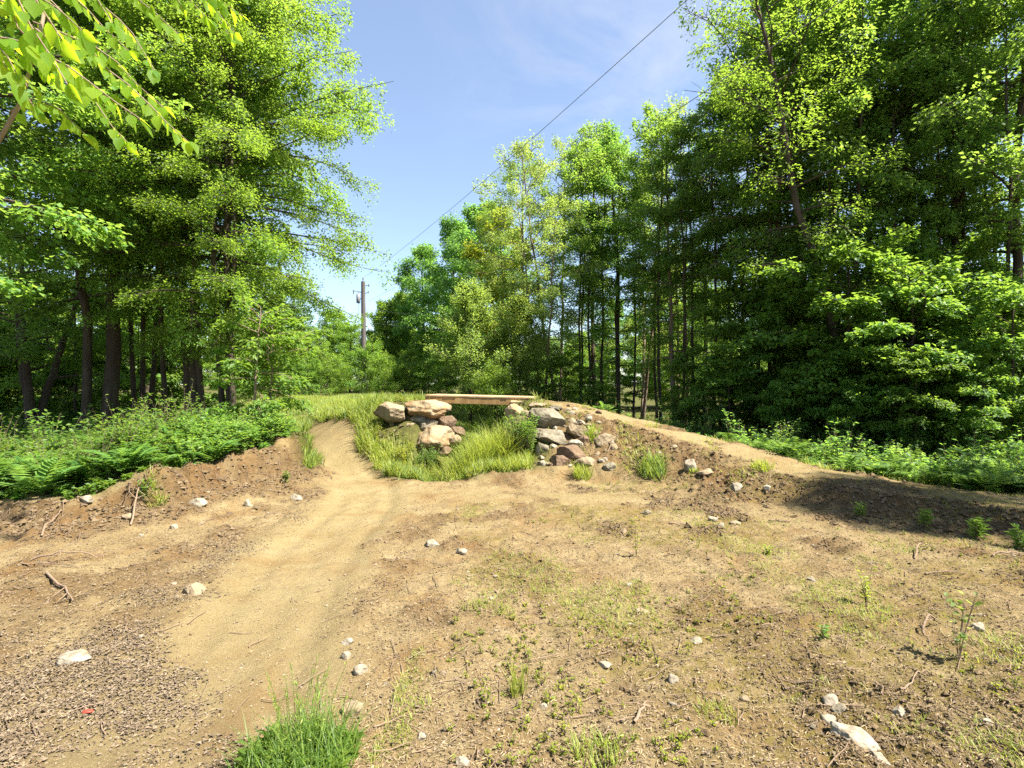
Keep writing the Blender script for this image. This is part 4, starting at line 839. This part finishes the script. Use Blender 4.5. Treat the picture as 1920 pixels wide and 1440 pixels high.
# ---------------------------------------------------------------- single plants
def clump(name, x, y, n, rad, h, matn, label, cat='grass clump', w=.004, bend=.45, seed=0, splay=.35, stalks=0, leaf=None):
    rng = np.random.default_rng(seed); z = float(zt(np.array(x), np.array(y)))
    e = empty(name, (x, y, z)); r = rad*np.sqrt(rng.uniform(0, 1, n)); a = rng.uniform(0, 2*PI, n)
    XY = np.stack([r*np.cos(a), r*np.sin(a)], 1)
    z0 = zt(XY[:, 0]+x, XY[:, 1]+y)-z
    obj('blades', mesh_np('blades', [blades(XY, h, rng, w, bend, splay, z0)], M[matn]), e)
    if stalks:
        tb = []; P = []; D = []
        for k in range(stalks):
            a = rng.uniform(0, 2*PI); q = rad*.7*rng.uniform(0, 1); L = h*rng.uniform(1.1, 2.5 if n > 500 and h < .3 else 1.7); l2 = rng.uniform(.05, .28)
            pts = np.array([(q*math.cos(a)+L*l2*t*t*math.cos(a*1.3), q*math.sin(a)+L*l2*t*t*math.sin(a*1.3), L*t) for t in np.linspace(0, 1, 6)])
            tb.append(tube(pts, np.linspace(.0018, .0008, 6), 4)); c = pts[3]+(pts[5]-pts[3])*rng.uniform(0, 1, (14, 1)); P.append(c); D.append((pts[5]-pts[4])+rng.normal(0, .025, (14, 3)))
        P = np.concatenate(P); D = np.concatenate(D); V, F = leaves(P, D, rng.normal(0, 1, P.shape), .02, .2, .05, rng)
        obj('seed_stalks', mesh_np('seed_stalks', [merge_tubes(tb, 1), (V, F, 0, rng.uniform(0, 1, len(F)))], [M['grass_dry'], M['grass']]), e)
    if leaf:
        nz_, hh, ls = leaf; rr = rad*np.sqrt(rng.uniform(0, 1, nz_)); aa = rng.uniform(0, 2*PI, nz_)
        X3 = np.stack([rr*np.cos(aa), rr*np.sin(aa), np.zeros(nz_)], 1)
        obj('leaves', mesh_np('leaves', leafy(X3, rng.uniform(.6, 1, nz_)*hh, rng, ls, 4, 10, .3), [M['leaf_bright'], M['grass']]), e)
    return tag(e, label, cat)
p = hit(565, 1425); clump('grass_tuft', p.x, p.y-.02, 620, .24, .17, 'leaf_bright', 'dense green grass tuft with tall seed stalks in the foreground', w=.0028, seed=1, stalks=34, leaf=(26, .10, .05))
clump('grass_clump', -.72, 9.7, 2600, .48, .62, 'grass_dry', 'big yellow-green grass clump in the ditch in front of the bridge', w=.0045, seed=2, bend=.35, splay=.32, stalks=60)
clump('grass_clump', -.25, 9.75, 1000, .28, .50, 'grass_dry', 'smaller grass clump right of the biggest one in the ditch', w=.0045, seed=3, stalks=20)
p = hit(1225, 885); clump('grass_clump', p.x, p.y, 420, .20, .26, 'grass', 'green grass clump growing on the ramp face', w=.005, seed=4)
p = hit(1092, 893); clump('grass_clump', p.x, p.y, 300, .14, .20, 'grass_dry', 'small yellow grass clump below the round brown stone', w=.004, seed=5)
p = hit(1300, 882); clump('grass_clump', p.x, p.y-.05, 90, .06, .08, 'grass_dry', 'tiny yellow sprig in front of the round white stone', w=.004, seed=6)
p = hit(1428, 878); clump('grass_clump', p.x, p.y, 200, .16, .14, 'grass_dry', 'yellow-green sprig on the shoulder of the ramp', w=.005, seed=7)
p = hit(970, 1305); clump('grass_tuft', p.x, p.y, 60, .05, .17, 'grass_dry', 'thin upright grass sprout in the middle foreground', w=.0022, seed=8, bend=.2, splay=.15)
p = hit(1120, 1430); clump('grass_tuft', p.x, p.y, 170, .11, .08, 'grass_dry', 'low grass tuft at the bottom edge of the frame', w=.0022, seed=9)
p = hit(1345, 1345); clump('grass_tuft', p.x, p.y, 110, .09, .06, 'grass_dry', 'low grass tuft left of the round white stone', w=.002, seed=10)
p = hit(292, 930); clump('grass_tuft', p.x, p.y, 160, .10, .20, 'grass_dry', 'grass tuft hanging over the left bank', w=.003, seed=11)
p = hit(1110, 822); clump('grass_clump', p.x, p.y, 220, .12, .24, 'grass_dry', 'bright grass clump among the boulders on the ramp', w=.004, seed=12)
def weed(name, u, v, h, label, matn='leaf_bright', stems=7, ln=14, leaf=.05, seed=0, asp=.45, spread=.45, cat='weed', n=1, rad=0., loc=None):
    rng = np.random.default_rng(seed); p = loc or hit(u, v); e = empty(name, p)
    pos = [(rng.uniform(-rad, rad), rng.uniform(-rad, rad), 0) for _ in range(n)]
    parts = leafy(pos, [h]*n, rng, leaf, stems, ln, asp, spread)
    obj('leaves', mesh_np('leaves', [parts[0]], M[matn]), e); v_, f_, _ = parts[1]; obj('stems', mesh_np('stems', [(v_, f_, 0)], M['twig']), e)
    return tag(e, label, cat)
weed('leafy_weed', 0, 0, .78, 'leafy green bush at the right end of the ditch grass', seed=1, stems=26, ln=26, leaf=.05, loc=Vector((.22, 9.7, float(zt(np.array(.22), np.array(9.7))))), n=4, rad=.17)
weed('leafy_weed', 0, 0, .7, 'bright leafy bush growing out of the ditch left of the grass clump', seed=21, stems=22, ln=24, leaf=.045, loc=Vector((-.95, 10.6, float(zt(np.array(-.95), np.array(10.6))))), n=3, rad=.16)
weed('leafy_weed', 0, 0, .42, 'low leafy weed in the grass left of the ditch', 'leaf_yellow', seed=22, stems=20, ln=20, leaf=.035, loc=Vector((-1.95, 9.9, float(zt(np.array(-1.95), np.array(9.9))))), n=3, rad=.2)
weed('leafy_weed', 0, 0, .5, 'leafy weed in front of the left abutment stones', 'leaf_bright', seed=23, stems=22, ln=20, leaf=.035, loc=Vector((-1.62, 10.2, float(zt(np.array(-1.62), np.array(10.2))))), n=3, rad=.18)
weed('leafy_weed', 1612, 972, .20, 'bright leafy weed in the shade of the ramp foot', seed=2, leaf=.06, asp=.3)
weed('leafy_weed', 1735, 992, .22, 'bright narrow-leaved weed on the shaded ramp slope', seed=3, leaf=.07, asp=.25)
weed('leafy_weed', 1830, 1010, .22, 'bright fern-like weed near the right frame edge', seed=4, leaf=.08, asp=.25, stems=10)
weed('leafy_weed', 1915, 1030, .20, 'bright weed cut by the right frame edge', seed=5, leaf=.08, asp=.3)
weed('seedling', 1193, 1045, .34, 'thin single-stemmed seedling with a leafy tip in the middle dirt', 'leaf_yellow', 2, 14, .035, 6, spread=.08, cat='seedling')
weed('seedling', 1625, 1138, .34, 'seedling with yellow top leaves casting a dark shadow', 'leaf_yellow', 6, 12, .035, 7, spread=.25, cat='seedling')
weed('seedling', 1798, 1240, .42, 'sparse seedling with a few broad leaves beside dead twigs', 'leaf_pale', 6, 7, .045, 8, spread=.4, cat='seedling', asp=.7)
weed('seedling', 1440, 1040, .10, 'low yellow-green sprout right of the white stones', 'leaf_yellow', 6, 9, .03, 9, cat='seedling')
weed('seedling', 1545, 1200, .10, 'low green sprout in the mossy dirt at right', 'leaf_bright', 7, 9, .025, 10, cat='seedling')
weed('leafy_weed', 265, 945, .26, 'weed with a brown stem at the lip of the left bank', 'leaf_bright', 8, 12, .05, 11)
weed('leafy_weed', 535, 905, .18, 'green weed clinging to the bank end by the track', 'leaf_bright', 7, 12, .05, 12)
weed('yellow_shrub', 0, 0, .95, 'yellow-green shrub above the left end of the bridge', 'leaf_yellow', 20, 24, .06, 13, n=6, rad=.55, loc=Vector((gx(785, 17.5), 17.5, float(zt(np.array(gx(785, 17.5)), np.array(17.5))))), cat='shrub', asp=.3)

# ---------------------------------------------------------------- sticks and roots
def stick(u0, v0, u1, v1, r, label, seed, lift=.01, arch=0., name='dead_stick', loose=None):
    a = hit(u0, v0); b = hit(u1, v1); rng = np.random.default_rng(seed); t = np.linspace(0, 1, 8)
    xy = np.stack([a.x+(b.x-a.x)*t, a.y+(b.y-a.y)*t], 1)+rng.normal(0, .008, (8, 2)); L = (b-a).length
    z = zt(xy[:, 0], xy[:, 1])+lift+arch*np.sin(PI*t)+r; z = np.maximum(z, np.interp(t, [0, 1], [z[0], z[-1]])-.01)
    pts = np.stack([xy[:, 0], xy[:, 1], z], 1)
    tb = [tube(pts, np.linspace(r, r*.45, 8), 6)]
    for k in range(2):
        i0 = int(rng.integers(2, 6)); d = pts[i0+1]-pts[i0]; sd = np.array([-d[1], d[0], .3*L/7]); q = pts[i0]+np.array([0, 0, 0]); 
        tb.append(tube(np.array([q, q+(d+sd*rng.choice([-1, 1]))*.8, q+(d*2+sd*rng.choice([-1, 1])*.9)]), [r*.5, r*.35, r*.2], 4))
    o = obj(name, mesh_np(name, [merge_tubes(tb)], M['twig'], True)); return tag(o, label, 'stick')
for k, s in enumerate([
 (60,1052,185,1048,.010,.07,'arching dead branch lying on the left dirt'), (40,1060,150,1065,.006,.02,'thin twig below the arching dead branch'),
 (78,1010,112,968,.010,.06,'broken root sticking up on the left bank'), (90,1080,140,1130,.012,.01,'dark root fragment in the left dirt'),
 (245,990,262,905,.012,.03,'dark exposed root hanging from the left bank'), (465,1215,500,1198,.004,.004,'short thin stick on the sandy track'),
 (1188,1362,1218,1328,.009,.02,'dark forked stick in the right foreground'), (1300,1278,1325,1320,.004,.005,'thin twig below the white stone pile'),
 (1365,1130,1388,1160,.004,.01,'pale straight twig on the middle dirt'), (1690,1300,1735,1262,.005,.01,'twig beside the dark hollow at right'),
 (1728,1192,1752,1168,.009,.09,'dead forked twig standing beside the sparse seedling'), (1735,1078,1815,1076,.007,.02,'long pale stick below the shaded weeds'),
 (1860,1045,1920,1040,.009,.04,'pale branch at the right frame edge in the shade'), (1715,1050,1735,1022,.008,.05,'brown stump twig at the edge of the shade'),
 (1255,982,1290,984,.010,.005,'small dark stick on the pale dirt strip'), (1440,978,1480,980,.010,.005,'second dark stick on the pale dirt strip near the shade'),
 (1330,965,1362,968,.010,.005,'short stick above the three white stones'), (1080,860,1088,880,.010,.05,'dead twig leaning by the red-brown boulder'),
 (1140,850,1160,815,.010,.06,'dead twig leaning against the pointed pale stone'), (700,1370,770,1345,.004,.01,'pale straw stalk right of the grass tuft'),
 (1640,1285,1660,1310,.006,.01,'pale splinter of wood above the white stones'), (1780,1325,1915,1400,.004,.015,'long thin twig near the lower right corner')]):
    stick(s[0], s[1], s[2], s[3], s[4], s[6], 500+k, .004, s[5])
# random small twigs
XY, rg1 = scatter(700, (2, 9.5), 41, lambda x, y, m: (1-.8*m['track'])*(1-m['grass']))
tb = []
for (x, y) in XY:
    a = rg1.uniform(0, PI); L = rg1.uniform(.05, .22); t = np.array([-.5, -.1, .3, .5]); px = x+math.cos(a)*L*t; py = y+math.sin(a)*L*t+rg1.normal(0, .006, 4)
    z = zt(px, py)+.006+rg1.uniform(0, .012); r = rg1.uniform(.0012, .0035); tb.append(tube(np.stack([px, py, z], 1), [r, r, r*.8, r*.4], 4))
tag(obj('twig_litter', mesh_np('twig_litter', [merge_tubes(tb)], M['twig'], True)), kind='stuff')
p = hit(165, 1342)
bmr = rock_mesh(900, (.05, .03, .012), M['plastic_red'], 2, .2); o = obj('plastic_scrap', bmr, None, (p.x, p.y, p.z+.012)); tag(o, 'small red scrap lying in the leaf litter', 'scrap')

XY, rg1 = scatter(420, (5.2, 10), 43, lambda x, y, m: np.where(x < -3, (m['dark'] > .5)*1., 0)*np.where(zbase(x, y) > .12, 1, .15))
tb = []
for (x, y) in XY:
    L = rg1.uniform(.08, .35); a = rg1.uniform(-2.6, -.6); t = np.linspace(0, 1, 5); q = np.cumsum(rg1.normal(0, .018, (5, 2)), 0)
    px2 = x+math.cos(a)*L*t*.7+q[:, 0]; py2 = y+math.sin(a)*L*t*.7+q[:, 1]; z = zt(px2, py2)+.012+.02*np.sin(PI*t)*rg1.uniform(0, 1.5); r = rg1.uniform(.0015, .0045)
    tb.append(tube(np.stack([px2, py2, z], 1), np.linspace(r, r*.35, 5), 4))
tag(obj('root_litter', mesh_np('root_litter', [merge_tubes(tb)], M['twig'], True)), kind='stuff')
# ---------------------------------------------------------------- bridge
def box(cx, cy, cz, sx, sy, sz):
    v = np.array([(x, y, z) for x in (-.5, .5) for y in (-.5, .5) for z in (-.5, .5)])*np.array([sx, sy, sz])+np.array([cx, cy, cz])
    f = np.array([(0, 1, 3, 2), (4, 6, 7, 5), (0, 4, 5, 1), (2, 3, 7, 6), (0, 2, 6, 4), (1, 5, 7, 3)])
    return v, f
def bevel_box_mesh(name, boxes, mat, bev=.004):
    bm = bmesh.new()
    for b in boxes:
        v, f = box(*b[:6]); vs = [bm.verts.new(q) for q in v]
        for q in f: bm.faces.new([vs[i_] for i_ in q])
    bmesh.ops.recalc_face_normals(bm, faces=bm.faces)
    bmesh.ops.bevel(bm, geom=list(bm.edges), offset=bev, segments=1, affect='EDGES')
    me = bpy.data.meshes.new(name); bm.to_mesh(me); bm.free(); me.materials.append(mat)
    return me
Lb = at(797, 740, 12.1); Rb = at(1001, 745, 11.85)
d = Rb-Lb; Lenb = d.length; yaw = math.atan2(d.y, d.x); pitch = -math.asin(d.z/Lenb)
br = empty('timber_bridge', Lb); br.rotation_euler = (0, pitch, yaw)
tag(br, 'short unpainted timber bridge deck spanning between the two boulder abutments', 'bridge')
WB = 1.15; TH = .036
obj('rim_joist', bevel_box_mesh('rim_joist', [(Lenb/2, .02, -TH-.075, Lenb, .038, .150)], M['deck']), br)
obj('rim_joist', bevel_box_mesh('rim_joist', [(Lenb/2, WB-.02, -TH-.075, Lenb, .038, .150)], M['deck']), br)
obj('joist', bevel_box_mesh('joist', [(Lenb/2, WB/2, -TH-.075, Lenb-.08, .038, .148)], M['deck']), br)
obj('end_joist', bevel_box_mesh('end_joist', [(.02, WB/2, -TH-.076, .038, WB-.085, .146)], M['deck']), br)
obj('end_joist', bevel_box_mesh('end_joist', [(Lenb-.02, WB/2, -TH-.076, .038, WB-.085, .146)], M['deck']), br)
rb = random.Random(3); npl = int(Lenb/.145); pw = Lenb/npl
for k in range(npl):
    obj('plank', bevel_box_mesh('plank', [((k+.5)*pw, WB/2+rb.uniform(-.006, .006), -TH/2+rb.uniform(-.001, .001), pw-.006, WB+.02, TH-.002)], M['deck_top'], .003), br)
tb_ = at(959, 754, 11.55); te = at(1003, 753, 11.5)
o = obj('ramp_board', bevel_box_mesh('ramp_board', [(.26, .30, 0, .56, .62, .035)], M['deck_top']), None, tb_); o.rotation_euler = (.02, .0, -.03)
tag(o, 'loose wooden board bedded in the dirt at the right end of the deck', 'board')

# ---------------------------------------------------------------- utility pole and wires
YP = 43.; PB = at(682, 745, YP)
pole = empty('utility_pole', (PB.x, PB.y, .5)); tag(pole, 'tall grey wooden utility pole beyond the end of the trail', 'utility pole')
topz = at(682, 528, YP).z-.5
obj('pole', mesh_np('pole', [(*tube(np.array([(0, 0, -.5), (0, 0, 3), (-.02, 0, 6), (-.05, 0, topz)]), [.23, .21, .19, .16], 12), 0)], M['pole_wood'], True), pole)
obj('top_pin', mesh_np('top_pin', [(*tube(np.array([(-.05, 0, topz), (-.05, 0, topz+.10), (-.05, 0, topz+.2), (-.05, 0, topz+.34)]), [.03, .03, .07, .04], 8), 0)], M['metal'], True), pole)
tr_ = [tube(np.array([(-.42, -.05, topz-1.75), (-.42, -.05, topz-1.70), (-.42, -.05, topz-1.05), (-.42, -.05, topz-1.0)]), [.10, .16, .16, .06], 12), tube(np.array([(-.42, -.05, topz-1.0), (-.42, -.05, topz-.78)]), [.04, .03], 6), tube(np.array([(-.42, -.05, topz-1.4), (0, 0, topz-1.4)]), [.04, .04], 5)]
obj('transformer', mesh_np('transformer', [merge_tubes(tr_)], M['metal'], True), pole)
obj('cutout_fuse', mesh_np('cutout_fuse', [merge_tubes([tube(np.array([(0, 0, topz-.9), (-.75, -.05, topz-.75)]), [.035, .03], 6), tube(np.array([(-.8, -.05, topz-1.0), (-.8, -.05, topz-.7)]), [.05, .07], 8)])], M['metal'], True), pole)
obj('bracket', mesh_np('bracket', [merge_tubes([tube(np.array([(0, 0, topz-.35), (.45, 0, topz-.30)]), [.035, .03], 6), tube(np.array([(.42, 0, topz-.42), (.42, 0, topz-.22)]), [.05, .06], 8)])], M['metal'], True), pole)
obj('bracket', mesh_np('bracket', [merge_tubes([tube(np.array([(0, 0, topz-1.0), (.40, 0, topz-.85)]), [.03, .03], 6), tube(np.array([(.38, 0, topz-.95), (.38, 0, topz-.75)]), [.05, .05], 8)])], M['metal'], True), pole)
obj('conduit', mesh_np('conduit', [(*tube(np.array([(-.34, -.05, -.3), (-.36, -.05, 4), (-.38, -.05, topz-1.7)]), [.02, .02, .02], 6), 0)], M['metal'], True), pole)
def wire(a, b, sag, label, r=.0085):
    t = np.linspace(0, 1, 60)[:, None]; P = np.array(a)*(1-t)+np.array(b)*t; P[:, 2] -= sag*4*t[:, 0]*(1-t[:, 0])
    o = obj('power_line', mesh_np('power_line', [(*tube(P, r, 6), 0)], M['wire'], True)); tag(o, label, 'power line')
px_, pz_ = PB.x, .5+topz
wire((px_-.05, YP, pz_+.3), (15.2, -12, 10.9), .9, 'upper power line running from the pole top across the open sky')
wire((px_+.4, YP, 8.3), (15.9, -12, 8.9), .75, 'lower line that disappears into the trees on the right')
wire((px_+.1, YP, 7.6), (22, 30, 5.4), .7, 'thin service line running right in front of the dark far trees', .010)
wire((px_+.1, YP, 6.6), (22, 30, 4.2), .8, 'lowest service line running right in front of the dark far trees', .010)
